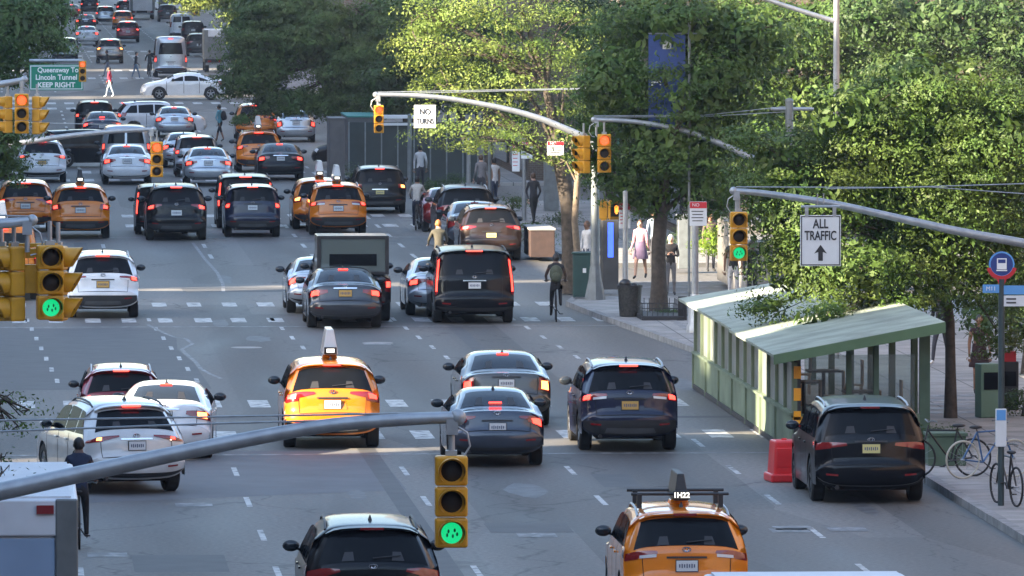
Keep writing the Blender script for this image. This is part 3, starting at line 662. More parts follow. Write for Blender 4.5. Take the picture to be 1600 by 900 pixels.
# manhole covers
for i, (px, py, l) in enumerate(((385, 543, 'pale round manhole cover in the crossing beside the crooked seam line'), (590, 536, 'pale round manhole cover behind the dark grey sedan'), (1135, 600, 'iron manhole cover close to the green dining shed'))):
    g = G(px, py); b = MB(); b.lathe([(0, .012), (.30, .012), (.36, .008), (.38, 0)], (0, 0, 0), 20); tag(b.build('manhole_cover', M['steel_dark'] if i == 2 else M['concrete'], loc=(g.x, g.y, 0)), l, 'manhole cover', 'manhole covers in the road')

# ================================================================ BUILDINGS
def brick(name, c1, c2, sc=1.0):
    m = mat(name, c1, .85); n, b = nodes(m); N = n.nodes.new; L = n.links.new
    tc = N('ShaderNodeTexCoord'); mp = N('ShaderNodeMapping'); mp.inputs['Rotation'].default_value = (math.pi/2, 0, 0); L(tc.outputs['Object'], mp.inputs[0])
    br = N('ShaderNodeTexBrick'); br.inputs['Scale'].default_value = 3*sc; br.inputs['Color1'].default_value = (*c1, 1); br.inputs['Color2'].default_value = (*c2, 1); br.inputs['Mortar'].default_value = (.2, .19, .18, 1); br.inputs['Mortar Size'].default_value = .015
    nz = N('ShaderNodeTexNoise'); nz.inputs['Scale'].default_value = .5; nz.inputs['Detail'].default_value = 6; L(tc.outputs['Object'], nz.inputs[0])
    mx = N('ShaderNodeMix'); mx.data_type = 'RGBA'; mx.blend_type = 'MULTIPLY'; mx.inputs[0].default_value = .6; L(mp.outputs[0], br.inputs[0]); L(br.outputs[0], mx.inputs[6]); L(nz.outputs[0], mx.inputs[7]); L(mx.outputs[2], b.inputs['Base Color'])
    return m
M['brick_red'] = brick('brick_red', (.20, .075, .05), (.15, .06, .042)); M['brick_brown'] = brick('brick_brown', (.13, .085, .06), (.10, .07, .05)); M['stone'] = brick('stone_grey', (.24, .23, .21), (.2, .19, .18), .4)
M['win'] = mat('window_glass', (.02, .026, .032), .08, spec=.8); M['shop'] = mat('shop_glass', (.03, .035, .04), .1, spec=.7); M['frame'] = mat('window_frame', (.25, .25, .24), .6); M['cornice'] = mat('cornice', (.20, .19, .17), .8, noise=.15)
M['awning_g'] = mat('awning_green', (.03, .14, .10), .7); M['awning_r'] = mat('awning_dark_red', (.16, .02, .02), .7)
def building(x0, y0, x1, y1, H, m, label, face=1, ncol=8, nrow=3, south=False, shop=True, group='buildings along the avenue'):
    name = 'brick_building' if 'brick' in label else 'stone_building'
    root = empty(name, ((x0+x1)/2, y0, 0), 0, label, 'building', group); ox, oy = (x0+x1)/2, y0
    w_ = MB(); w_.box((0, (y1-y0)/2, H/2), (x1-x0, y1-y0, H)); w_.build('wall', m, root)
    c = MB(); c.box((0, (y1-y0)/2, H+.25), (x1-x0+.7, y1-y0+.7, .5)); c.build('cornice', M['cornice'], root)
    fx = (x0 if face < 0 else x1)-ox; Ly = y1-y0
    proto = None
    def win(x, y, z, rz, w0=1.3, h0=2.0):
        nonlocal proto
        if proto is None:
            f = MB(); f.box((0, 0, 0), (w0+.2, .10, h0+.2)); proto = f.build('window', M['frame'], root)
            p = MB(); p.box((0, -.035, h0*.25), (w0, .06, h0*.46)); p.box((0, -.035, -h0*.25), (w0, .06, h0*.46)); p.build('pane', M['win'], proto)
            s_ = MB(); s_.box((0, -.08, -h0/2-.16), (w0+.4, .22, .12)); s_.build('sill', M['cornice'], proto); o = proto
        else: o = copy_tree(proto, root)
        o.location = (x, y, z); o.rotation_euler = (0, 0, rz)
    rz = -math.pi/2 if face < 0 else math.pi/2
    for r in range(nrow):
        for k in range(ncol): win(fx+face*.03, Ly*(k+.5)/ncol, 6.2+r*3.5, rz)
    if south:
        nc = max(2, int((x1-x0)/4))
        for r in range(2):
            for k in range(min(nc, 8)): win(-(x1-x0)/2+(x1-x0)*(k+.5)/nc, -.03, 6.2+r*3.5, 0)
    if shop:
        ns = max(2, int(Ly/7)); ns = min(ns, 12)
        for k in range(ns):
            yc = Ly*(k+.5)/ns; g = MB(); g.box((fx+face*.04, yc, 1.75), (.12, Ly/ns*.78, 2.6)); g.build('shop_window', M['shop'], root)
            if k % 3 == 1: a = MB(); a.add([(fx+face*.1, yc-2.4, 3.7), (fx+face*.1, yc+2.4, 3.7), (fx+face*1.3, yc+2.4, 2.9), (fx+face*1.3, yc-2.4, 2.9), (fx+face*1.3, yc+2.4, 2.65), (fx+face*1.3, yc-2.4, 2.65)], [(0, 1, 2, 3), (3, 2, 4, 5)]); a.build('awning', M['awning_g'] if k % 2 else M['awning_r'], root)
    return root
# the left side of the avenue: unseen, its roofs and gaps shaped for the shade and strips of sun
building(-26, -60, -11, 143.0, 21, M['brick_brown'], 'long brown brick building on the near left, out of the picture', 1, 16, 3)
building(-56, 132.8, -50, 140.6, 38, M['stone'], 'unseen narrow tall block added to shade the crossing, nearest of the row', 1, 2, 4, shop=False)  # added out of view; its height keeps the crossing in shade
building(-56, 140.7, -50, 146.0, 29.6, M['stone'], 'unseen lower block added to let sun over it onto the dining shed', 1, 2, 4, shop=False)  # added out of view, kept lower so sun reaches the shed wall
building(-56, 146.1, -50, 182, 38.5, M['stone'], 'unseen broad tall block added to shade the crossing, widest of the row', 1, 5, 4, shop=False)  # added unseen mass that holds back the sun from the junction
building(-56, 182.1, -50, 197, 31.5, M['stone'], 'unseen block added at the far end to shade the road but not treetops', 1, 3, 4, shop=False)  # added unseen, sized to shade the roadway yet leave the yellow crown lit
building(-90, 600, -27, 800, 95, M['stone'], 'unseen very tall grey tower added behind the left brick row to darken reflections', 1, 5, 4, shop=False)  # put in out of view so side glass mirrors something dark
building(-100, 1050, -14, 1200, 120, M['stone'], 'unseen very tall tower added at the far left to darken car reflections', 1, 5, 4, shop=False)  # unseen tower added to block bright sky from car reflections
building(48, 700, 90, 900, 100, M['stone'], 'unseen very tall tower added far down the right side to darken reflections', -1, 5, 4, shop=False)  # also added unseen, to darken what the cars reflect
building(-70, -95, 90, -55, 60, M['stone_dark'], 'unseen broad dark block added behind the camera to darken car reflections', 1, 5, 3, shop=False)  # added behind the view and toned dark to deepen black car reflections
building(-26, 222.5, -11, 238.4, 11.5, M['brick_red'], 'unseen low red brick corner building shaped to let sun onto the pavement', 1, 4, 1)  # unseen; roof kept low so its shadow ends at the right pavement
building(-26, 238.6, -11, 449, 21, M['brick_brown'], 'brown brick row on the left of the second block', 1, 16, 3)
building(-26, 464, -11, 529, 22, M['stone'], 'grey stone row on the left between two bands of sun', 1, 8, 3)
building(-26, 544, -11, 1000, 26, M['brick_red'], 'red brick row far down the left side', 1, 20, 3)
# the right side
building(27, 30, 50, 210, 16, M['brick_red'], 'red brick building behind the pavement on the near right', -1, 16, 3)
building(21.6, 262, 48, 294, 15, M['brick_brown'], 'brown brick corner building behind the trees of the second block', -1, 6, 3, south=True)
building(20.2, 318, 44, 450, 16, M['brick_brown'], 'brown brick row with shop fronts behind the dark tree', -1, 14, 3, south=True)
building(22.5, 472, 44, 545, 18, M['brick_red'], 'red brick row beyond the bus-width side street on the right', -1, 8, 3)
building(21, 562, 44, 760, 22, M['stone'], 'grey stone row at the far right end', -1, 12, 3)

# ================================================================ TREES
def leafmat(name, c, var=.15, trans=.28):
    m = bpy.data.materials.new(name); m.use_nodes = True; n = m.node_tree; N = n.nodes.new; L = n.links.new; b = n.nodes['Principled BSDF']; out = n.nodes['Material Output']
    b.inputs['Roughness'].default_value = .55; b.inputs['Specular IOR Level'].default_value = .3
    g = N('ShaderNodeNewGeometry'); hs = N('ShaderNodeHueSaturation'); hs.inputs['Color'].default_value = (*c, 1)
    a = N('ShaderNodeMapRange'); a.inputs[3].default_value = 1-var; a.inputs[4].default_value = 1+var*1.3; L(g.outputs['Random Per Island'], a.inputs[0]); L(a.outputs[0], hs.inputs['Value'])
    tc = N('ShaderNodeTexCoord'); nz = N('ShaderNodeTexNoise'); nz.inputs['Scale'].default_value = .9; nz.inputs['Detail'].default_value = 3; L(tc.outputs['Object'], nz.inputs[0])
    h = N('ShaderNodeMapRange'); h.inputs[1].default_value = .3; h.inputs[2].default_value = .7; h.inputs[3].default_value = .475; h.inputs[4].default_value = .52; L(nz.outputs[0], h.inputs[0]); L(h.outputs[0], hs.inputs['Hue'])
    h2 = N('ShaderNodeMapRange'); h2.inputs[1].default_value = .35; h2.inputs[2].default_value = .65; h2.inputs[3].default_value = .65; h2.inputs[4].default_value = 1.3; n2 = N('ShaderNodeTexNoise'); n2.inputs['Scale'].default_value = 1.7; L(tc.outputs['Object'], n2.inputs[0]); L(n2.outputs[0], h2.inputs[0])
    ml = N('ShaderNodeMath'); ml.operation = 'MULTIPLY'; L(a.outputs[0], ml.inputs[0]); L(h2.outputs[0], ml.inputs[1]); L(ml.outputs[0], hs.inputs['Value'])
    L(hs.outputs[0], b.inputs['Base Color']); tr = N('ShaderNodeBsdfTranslucent'); L(hs.outputs[0], tr.inputs[0]); mx = N('ShaderNodeMixShader'); mx.inputs[0].default_value = trans
    L(b.outputs[0], mx.inputs[1]); L(tr.outputs[0], mx.inputs[2]); L(mx.outputs[0], out.inputs[0]); return m
LEAF = {'dark': leafmat('leaf_dark', (.050, .092, .025)), 'green': leafmat('leaf_green', (.066, .114, .023)), 'yellow': leafmat('leaf_sunlit_yellow', (.165, .225, .050), .2, .4), 'bluish': leafmat('leaf_bluish', (.090, .148, .044)), 'lime': leafmat('leaf_lime', (.16, .27, .03), .3, .45)}  # sunlight sits in the yellow green leaf tone, shade in the dark one
def crown_mesh(blobs, size, dens, seed, fill=True):
    rg = np.random.default_rng(seed); PP = []; NN = []; SS = []
    for (c, r) in blobs:
        c = np.array(c); r = np.array(r); vol = (r[0]*r[1]*r[2])**(1/3); area = 4*math.pi*vol*vol
        nc = max(6, int(area*1.7)); d = rg.normal(size=(nc, 3)); d /= np.linalg.norm(d, axis=1)[:, None]; rad = rg.uniform(.30, 1.10, (nc, 1))**.55
        cc = c+d*rad*r; k = int(dens*2.0)
        rc = rg.uniform(.16, .46, (nc, 1, 1))*min(1.0, .5+vol*.5)
        off = rg.normal(size=(nc, k, 3)); ol = np.linalg.norm(off, axis=2)[:, :, None]; off = off/ol*np.minimum(ol, 1.9)**.7
        droop = -(off[:, :, :1]**2+off[:, :, 1:2]**2)*.10
        pos = off*rc*np.array([1.35, 1.2, .48]); pos[:, :, 2:3] += droop*rc
        pts = cc[:, None, :]+pos; nr = off*np.array([.35, .35, .9])+d[:, None, :]*.55+np.array([0, 0, .35])+rg.normal(size=(nc, k, 3))*.30
        keep = rg.random((nc, k)) < rg.uniform(.55, 1.0, (nc, 1)); PP.append(pts[keep]); NN.append(nr[keep]); SS.append(size*.62*rg.uniform(.6, 1.4, keep.sum()))
        if fill and vol > .35:
            nf = int(area*vol*26); d = rg.normal(size=(nf, 3)); d /= np.linalg.norm(d, axis=1)[:, None]; q = rg.random((nf, 1))**.4*.80
            PP.append(c+d*q*r); NN.append(d+rg.normal(size=(nf, 3))*.5); SS.append(np.full(nf, .0)+rg.uniform(1.2, 2.4, nf)*size)
    P = np.concatenate(PP); n = len(P); nn = np.concatenate(NN); nn /= np.linalg.norm(nn, axis=1)[:, None]; s = np.concatenate(SS)[:, None]
    t = rg.normal(size=(n, 3)); t[:, 2] -= .7; a = t-(t*nn).sum(1)[:, None]*nn; a /= np.linalg.norm(a, axis=1)[:, None]; b = np.cross(nn, a)
    v = np.stack([P-a*s, P+b*s*.46, P+a*s, P-b*s*.46], 1).reshape(-1, 3).astype(np.float32)
    me = bpy.data.meshes.new('crown'); me.vertices.add(4*n); me.vertices.foreach_set('co', v.ravel())
    me.loops.add(4*n); me.loops.foreach_set('vertex_index', np.arange(4*n, dtype=np.int32)); me.polygons.add(n); me.polygons.foreach_set('loop_start', np.arange(0, 4*n, 4, dtype=np.int32))
    me.update(calc_edges=True); return me, n
NL = 0
def tree(label, base, Y, blobs, leaf='dark', size=.085, dens=70, tr=.17, bark='bark', seed=1, group='trees along the avenue', cat='tree', name='leafy_tree', fork=None, top=None, x=None, fill=True):
    """base: pixel x of the trunk foot; blobs: (px,py,rx,ry,dy,depth) in photo pixels at distance Y, turned into metres here"""
    global NL
    s = ppm(Y); b0 = at(base, 0, Y); X0 = b0.x; root = empty(name, (X0, Y, .13), 0, label, cat, group); rnd = random.Random(seed)
    bl = []
    for q in blobs:
        p = at(q[0], q[1], Y+(q[4] if len(q) > 4 else 0)); rx = q[2]/s; rz = q[3]/s; ry = q[5] if len(q) > 5 else (rx+rz)*.5
        bl.append(((p.x-X0, p.y-Y, p.z-.13), (rx, ry, rz)))
    cx = sum(b[0][0]*b[1][0] for b in bl)/sum(b[1][0] for b in bl); zt = max(b[0][2] for b in bl); zf = fork if fork else max(1.6, min(b[0][2]-b[1][2]*.5 for b in bl))
    t = MB(); bend = rnd.uniform(-.15, .15); pts = [(0, 0, -.1), (bend*.3, 0, zf*.3), (bend, .05, zf*.65), (cx*.12, 0, zf)]
    t.tube(pts, [tr*1.35, tr, tr*.9, tr*.85], 12)
    top_ = (cx*.6, 0, zt); t.tube([(cx*.12, 0, zf-.1), ((cx*.12+top_[0])/2+.15, 0, (zf+zt)/2), top_], [tr*.8, tr*.5, tr*.15], 8)
    for (c, r) in bl:
        st = (cx*.12, 0, zf-.05) if c[2] < zf+3 else ((cx*.12+top_[0])/2+.12, 0, (zf+zt)/2)
        md = tuple(st[k]*.5+c[k]*.5+(0, 0, .25)[k] for k in range(3)); t.tube([st, md, c], [tr*.45, tr*.28, tr*.10], 6)
        for j in range(4):
            e = tuple(c[k]+r[k]*rnd.uniform(-.8, .8) for k in range(3)); t.tube([md if j % 2 else c, tuple((c[k]+e[k])/2+rnd.uniform(-.1, .1) for k in range(3)), e], [tr*.10, tr*.07, tr*.03], 5)
    t.build('trunk', M[bark], root, 60)
    me, n = crown_mesh(bl, size, dens, seed, fill); NL += n; me.materials.append(LEAF[leaf]); o = bpy.data.objects.new('crown', me); link(o, root)
    return root
tree('dark leafy tree whose boughs hang over the roof of the green dining shed', 1487, 168,
     [(1400, 230, 150, 110), (1270, 330, 110, 90, -1), (1480, 350, 130, 110), (1330, 420, 130, 62, -2), (1560, 230, 120, 130), (1450, 150, 140, 80), (1215, 400, 60, 60, -1), (1290, 500, 62, 34, -3, 1.0), (1470, 450, 90, 50), (1380, 470, 90, 30, -2), (1210, 260, 60, 70, -1), (1570, 400, 80, 100, 1), (1400, 330, 120, 70), (1250, 250, 90, 60), (1330, 180, 90, 60, -1), (1340, 290, 110, 60), (1450, 300, 110, 80), (1400, 400, 100, 60), (1260, 430, 80, 50, -1), (1500, 240, 100, 80), (1200, 330, 50, 60, -1), (1200, 480, 40, 25, -1, .8), (1170, 215, 36, 30, -1, .6), (1560, 520, 50, 50, 3)], 'green', .062, 110, .11, seed=11, fork=3.0)
tree('straight dark trunked tree rising from the iron tree guard beside the litter bin', 1030, 213,
     [(1060, 220, 120, 90), (980, 280, 70, 50), (1110, 130, 120, 80), (960, 130, 70, 90), (1060, 40, 130, 60), (1066, 160, 26, 44, -1.6, .6), (1035, 112, 22, 16, -1.6, .4), (1110, 300, 70, 50), (1020, 310, 60, 36), (930, 230, 40, 50), (1170, 60, 90, 60)], 'green', .08, 66, .20, seed=12, fork=2.6)
tree('tree with a sunlit yellow green crown over the no turns sign', 893, 226,
     [(740, 50, 100, 70), (810, 120, 100, 60), (700, 130, 56, 48), (870, 50, 70, 60), (720, 210, 70, 30, -1), (830, 220, 50, 34), (650, 60, 45, 50), (660, 20, 50, 30), (880, 140, 40, 50), (770, 190, 60, 34), (780, 10, 110, 30), (690, 75, 60, 50)], 'yellow', .070, 66, .24, seed=13, fork=3.4, fill=False)
tree('pale barked slim tree leaning against the lit tree', 905, 224, [(900, 255, 14, 16), (885, 215, 34, 22), (866, 245, 20, 12)], 'yellow', .06, 24, .10, 'bark_pale', seed=14, fork=3.0)
tree('broad dark green tree behind the straight trunk beyond the side street', 1160, 250,
     [(1240, 60, 150, 70), (1180, 160, 100, 80), (1330, 30, 100, 60), (1290, 160, 110, 70), (1150, 30, 100, 50), (1380, 110, 90, 70), (1130, 260, 60, 60), (1230, 270, 80, 70)], 'green', .085, 60, .22, seed=15)
tree('very large dark tree filling the upper right corner', 1540, 235,
     [(1480, 40, 130, 70), (1580, 60, 110, 90), (1430, 110, 90, 60), (1590, 180, 90, 100), (1380, 30, 90, 60), (1500, 200, 100, 80), (1430, 270, 110, 80), (1570, 320, 110, 90)], 'dark', .085, 60, .26, seed=16)
tree('dark tree between the blue banner and the sunlit crown', 955, 262,
     [(940, 60, 80, 70), (930, 170, 60, 70), (1000, 20, 80, 50), (990, 180, 40, 70), (900, 20, 50, 40), (930, 260, 50, 40)], 'dark', .09, 60, .2, seed=17)
tree('wide dark tree whose low boughs half hide an orange taxi and a silver sedan', 640, 350,
     [(480, 50, 110, 70), (560, 100, 90, 70), (410, 110, 60, 50), (610, 40, 70, 60), (520, 160, 80, 30), (440, 160, 60, 26), (390, 60, 50, 50), (580, 150, 60, 36), (370, 130, 36, 30), (540, 168, 60, 26), (600, 150, 50, 36), (440, 10, 100, 40), (380, 185, 24, 10, 0, .6)], 'bluish', .10, 64, .26, seed=18, fork=4.2)
tree('shaded tree standing right behind the no turns sign', 676, 335, [(640, 80, 60, 60), (690, 60, 70, 70), (600, 130, 50, 40), (660, 150, 50, 40), (625, 160, 50, 26)], 'dark', .10, 50, .2, seed=19)
tree('small crown with sunlit yellow tips at the top over the far signals', 372, 470, [(310, 3, 40, 14), (345, -10, 50, 26), (270, -6, 26, 12), (375, 20, 30, 30), (385, 70, 24, 30)], 'yellow', .15, 50, .2, seed=20, fork=6)
tree('dark street tree behind the parked suvs', 765, 296, [(770, 120, 60, 50), (800, 180, 40, 30), (760, 60, 60, 50)], 'dark', .09, 50, .16, seed=21, fork=5)
tree('street tree with a bare trunk beyond the green hoarding', 716, 318, [(700, 110, 60, 50), (720, 60, 60, 50), (730, 160, 40, 20)], 'dark', .10, 50, .17, seed=22, fork=5)
tree('large dark crown hanging into the upper left corner', -60, 262, [(20, 40, 90, 60), (70, 30, 46, 50), (20, 100, 60, 30), (-20, 20, 80, 60), (90, 70, 26, 24), (60, 4, 60, 30), (35, 125, 26, 12)], 'bluish', .085, 66, .24, seed=23, fork=5)
tree('dark crown against the left edge above the pair of orange taxis', -70, 200, [(0, 235, 44, 60), (-10, 185, 50, 20), (22, 270, 14, 26), (12, 205, 26, 30)], 'dark', .08, 60, .2, seed=24, fork=3)
tree('few thin twigs with sparse leaves reaching in at the lower left edge', -40, 116, [(10, 620, 30, 16, 0, .4), (45, 640, 14, 12, 0, .3), (5, 655, 24, 10, 0, .4), (28, 665, 12, 12, 0, .3), (0, 715, 18, 14, 0, .3)], 'green', .05, 9, .12, seed=25, fork=3.2, cat='sapling', name='young_tree')
tree('sparse hanging twig in front of the white box truck', -60, 100, [(14, 830, 22, 10, 0, .3), (22, 850, 6, 14, 0, .2), (2, 740, 16, 8, 0, .3)], 'green', .045, 6, .1, seed=26, fork=2.6, cat='sapling', name='young_tree')
tree('dense dark foliage on the right edge behind the bus stop pole', 1610, 184, [(1600, 470, 50, 80), (1570, 420, 60, 60), (1530, 500, 40, 40), (1610, 620, 30, 50)], 'dark', .08, 60, .16, seed=27)
def bush(label, px, py, rx, ry, leaf, Y=None, size=.05, dens=60, seed=40, zoff=0):
    """px,py: pixel of the foot; the bush rises 2*ry above it"""
    g = G(px, py, .13+zoff) if Y is None else at(px, py, Y); s = ppm(g.y)
    me, n = crown_mesh([((0, 0, ry/s), (rx/s, rx/s*.7, ry/s)), ((rx/s*.4, 0, ry/s*.8), (rx/s*.6, rx/s*.5, ry/s*.7)), ((-rx/s*.4, .2, ry/s*.8), (rx/s*.6, rx/s*.5, ry/s*.7))], size, dens, seed)
    me.materials.append(LEAF[leaf]); root = empty('bush', g, 0, label, 'bush', 'bushes on the pavement'); o = bpy.data.objects.new('foliage', me); link(o, root)
    t = MB(); t.tube([(0, 0, -.05), (.05, 0, ry/s)], [.05, .02], 6); t.build('stem', M['bark'], root); return root
# ================================================================ TRAFFIC SIGNALS AND POLES
def head_mesh(root, lit=2, hand=False):
    """three-section head, its base at z=0 (bottom) and facing -Y; 0 top .. 2 bottom"""
    h = .325
    for k in range(3):
        z = h*(2-k)+h/2; b = MB(); b.box((0, 0, z), (.34, .20, h-.012)); b.build('housing', M['sig_yellow'], root, bevel=.025)
        v = MB(); R0 = .142; pr = []
        n = 20; a0, a1 = R(-50), R(230)
        vv = []; ff = []
        for i in range(n+1):
            a = a0+(a1-a0)*i/n; top = (math.sin(a)+1)/2; ln = -.15-.17*top
            for (r, y) in ((R0, -.09), (R0*1.02, ln), (R0*.97, ln), (R0*.95, -.09)): vv.append((r*math.cos(a), y, z+r*math.sin(a)))
        for i in range(n):
            for j in range(3): ff.append((4*i+j, 4*i+4+j, 4*i+5+j, 4*i+1+j))
        v.add(vv, ff); v.build('visor', M['sig_yellow'], root, 50)
        iv = MB(); iv.lathe([(R0*.94, -.094), (R0*.94, -.19)], (0, 0, z), 18, 'y', a0=R(-10), a1=R(190), closed=False); iv.build('visor_lining', M['sig_black'], root)
        l = MB(); l.lathe([(0, -.125), (.05, -.120), (.09, -.110), (.116, -.098)], (0, 0, z), 20, 'y')
        m = M['sig_lens'] if k != lit else (M['sig_green'] if k == 2 else M['sig_red']); lo = l.build('lens', m, root, 60)
        if k == lit == 2:                       # small LED clusters read as dark dots
            d = MB()
            for (dx, dz) in ((-.035, .02), (.03, .03), (.01, -.03), (-.05, -.02), (.055, -.01)): d.ell((dx, -.128, z+dz), (.012, .004, .022), 6, 4)
            d.build('lamp_pattern', M['sig_hand_dim'], lo)
    b = MB(); b.box((0, 0, h*3+.02), (.12, .10, .06)); b.tube([(0, 0, h*3), (0, 0, h*3+.30)], .03, 8); b.build('hanger', M['steel'], root)
M['sig_hand_dim'] = mat('lamp_dots', (.01, .12, .07), .4)
HEADP = {}
def signal(px, py_top, py_bot, lit, rz, label, dx=0, zlift=0, Y=None, k=None):
    """head seen between two pixel rows; distance follows from its real height of 0.98 m"""
    H_ = (py_bot-py_top)
    if Y is None: Y = F*.975/H_
    p = at(px, py_bot, Y)
    if lit not in HEADP:
        r = empty('traffic_signal'); head_mesh(r, lit); HEADP[lit] = r; o = r
    else: o = copy_tree(HEADP[lit])
    o.location = p; o.rotation_euler = (0, 0, R(rz)); k = (H_/ppm(Y))/.975 if k is None else k; o.scale = (k, k, k); tag(o, label, 'traffic light', 'yellow traffic lights on mast arms')
    return o
def arm(name, label, pts, Y, rad, wires=(), pole=None, loop=True, cat='mast arm', extras=()):
    """pts: pixel points of the arm at distance Y (first = free end)"""
    P = [at(a, b, Y) for a, b in pts]; o = P[0]; root = empty(name, (pole[0] if pole else P[-1].x, Y, 0), 0, label, cat, 'mast arms of the traffic lights'); c = Vector(root.location)
    L_ = [p-c for p in P]; n = len(L_)
    # smooth the line
    q = []
    for i in range(n-1):
        p0, p1, p2, p3 = L_[max(i-1, 0)], L_[i], L_[i+1], L_[min(i+2, n-1)]
        for k in range(6):
            t = k/6; q.append(.5*((2*p1)+(-p0+p2)*t+(2*p0-5*p1+4*p2-p3)*t*t+(-p0+3*p1-3*p2+p3)*t**3))
    q.append(L_[-1]); m_ = len(q)
    b = MB(); b.tube(q, [rad*(.72+.55*i/m_) for i in range(m_)], 12); ao = b.build('arm', M['steel'], root, 50)
    b = MB(); b.ell(q[0], (rad*1.05, rad*.9, rad*1.05), 10, 8); b.build('end_cap', M['steel'], ao, 60)
    if loop:
        b = MB(); e = q[0]; sg = 1 if q[-1].x > e.x else -1
        pts2 = [e+Vector((sg*.02, 0, -rad)), e+Vector((-sg*.10, 0, -.16)), e+Vector((-sg*.13, 0, -.30)), e+Vector((-sg*.06, 0, -.42)), e+Vector((sg*.02, 0, -.44))]
        b.tube(pts2, .012, 6); b.tube([e+Vector((sg*.06, 0, 0)), e+Vector((sg*.06, 0, -.40))], .032, 8); b.box(e+Vector((sg*.06, 0, -.10)), (.12, .12, .16)); b.build('cable_bracket', M['steel'], root, 50)
    for wl in wires:
        b = MB(); wp = [at(a, c2, Y)-c for a, c2 in wl]; b.tube(wp, .011, 5); b.build('guy_wire', M['steel'], root)
    if pole:
        X, rp, H_ = pole[:3]; b = MB(); b.tube([(0, 0, .13), (0, 0, H_*.5), (0, 0, H_)], [rp*1.15, rp, rp*.85], 12); b.lathe([(0, .0), (rp*2.4, 0), (rp*2.3, .12), (rp*1.5, .55), (rp*1.2, .9), (0, .9)], (0, 0, .13), 8); b.ell((0, 0, H_), (rp*.95, rp*.95, rp*.7)); b.build('pole', M['steel_dark'], root, 40)
    return root
# near arm crossing the lower left
Yn = 86.5
arm('mast_arm', 'near curved grey mast arm sweeping in from the lower left edge', [(715, 652), (640, 655), (520, 664), (400, 684), (260, 712), (120, 742), (0, 768), (-160, 800), (-420, 850)], Yn, .085, [[(690, 645), (300, 652), (-420, 664)], [(690, 652), (300, 663), (-420, 690)]], pole=(at(-420, 800, Yn).x, .14, 4.6))
signal(705, 710, 856, 2, 0, 'big green lit traffic light hanging in front of the silver blue sedan', Y=Yn)
# right arm with ALL TRAFFIC
Yr = 160.5
arm('mast_arm', 'long mast arm carrying the all traffic sign on the right', [(1146, 298), (1200, 303), (1300, 318), (1400, 340), (1500, 362), (1600, 380), (1700, 400)], Yr, .075, [[(1150, 292), (1400, 293), (1700, 284)], [(1290, 295), (1450, 292), (1700, 310)]], pole=(at(1700, 400, Yr).x, .14, 6.4))
signal(1154, 330, 408, 2, 0, 'green lit traffic light at the free end of the all traffic arm', Y=Yr)
# left cluster
Yl = 104.0
arm('mast_arm', 'twin mast arm stub above the cluster of yellow signals on the left', [(50, 344), (20, 348), (-40, 352), (-300, 372)], Yl, .07, [[(50, 338), (-300, 330)]], pole=(at(-300, 400, Yl).x, .14, 6.8))
signal(78, 382, 500, 2, 8, 'green lit traffic light of the left cluster beside the white suv', Y=Yl)
signal(91, 384, 502, 3, 78, 'yellow traffic light of the left cluster turned to the right', Y=Yl+.25)
signal(22, 384, 502, 3, -70, 'yellow traffic light of the left cluster seen from its side', Y=Yl+.2)
signal(2, 384, 502, 3, 170, 'yellow traffic light cut by the left picture edge', Y=Yl+.35)
b = MB(); p = at(52, 383, Yl+.2); b.box((0, 0, 0), (.62, .08, .05)); b.box((-.02, 0, -.42), (.20, .12, .36)); b.box((-.02, 0, -.10), (.16, .10, .12)); tag(b.build('signal_bracket', M['sig_yellow'], loc=p, bevel=.01), 'yellow bracket joining the left cluster of signals', 'bracket')
# second right arm
Ys = 212
ar = arm('mast_arm', 'mast arm with two signals in front of the dark trees', [(928, 187), (990, 190), (1060, 202), (1110, 218), (1160, 240), (1233, 275)], Ys, .075, [[(928, 181), (1100, 180), (1233, 166)], [(928, 183), (1100, 182), (1240, 174)]], pole=(at(1233, 275, Ys).x, .12, at(1233, 158, Ys).z))
signal(944, 209, 270, 0, 0, 'red lit traffic light in front of the dark trees', Y=Ys)
signal(912, 211, 271, 3, -62, 'side view yellow traffic light left of the red lit one', Y=Ys+.1)
b = MB(); p = at(1238, 170, Ys)-Vector(ar.location); b.tube([p+Vector((-.55, 0, 0)), p+Vector((.55, 0, 0))], .045, 8); b.build('crossbar', M['steel'], ar)
# no turns arm
Yt = 220
arm('mast_arm', 'mast arm carrying the no turns sign under the sunlit crown', [(587, 148), (640, 149), (700, 154), (780, 168), (840, 184), (885, 202), (930, 222)], Yt, .075, [[(590, 144), (915, 138)], [(590, 147), (915, 139)]], pole=(at(930, 200, Yt).x, .115, at(930, 215, Yt).z))
signal(592, 164, 208, 0, 0, 'red lit traffic light beside the no turns sign', Y=Yt, k=.76)
# arm at left middle
Yq = 226
arm('mast_arm', 'mast arm crossing in front of the black suv on the left', [(240, 202), (180, 205), (110, 212), (40, 222), (-60, 236), (-200, 250)], Yq, .075, [[(236, 196), (-200, 186)]], pole=(at(-200, 240, Yq).x, .12, 6.6))
signal(245, 221, 277, 0, 0, 'red lit traffic light in front of the silver sedans', Y=Yq)
# upper left cluster and green sign
Yu = 196
arm('mast_arm', 'mast arm over the upper left pair of signals', [(38, 124), (10, 130), (-60, 140)], Yu, .08, pole=(at(-60, 140, Yu).x, .12, 6.5))
signal(34, 146, 209, 0, 0, 'red lit traffic light of the upper left pair', Y=Yu-.2)
signal(58, 150, 210, 3, 78, 'side turned yellow traffic light of the upper left pair', Y=Yu)
signal(12, 150, 208, 3, -78, 'yellow traffic light against the left edge by the dark crown', Y=Yu)
signal(129, 95, 128, 0, 0, 'red lit traffic light at the corner of the green sign', Y=249)
signal(307, -2, 23, 0, 0, 'small far red traffic light under the sunlit leaf tips', Y=500)
signal(384, 4, 28, 3, 0, 'small dark traffic light half hidden in the crown on the upper middle left', Y=480)

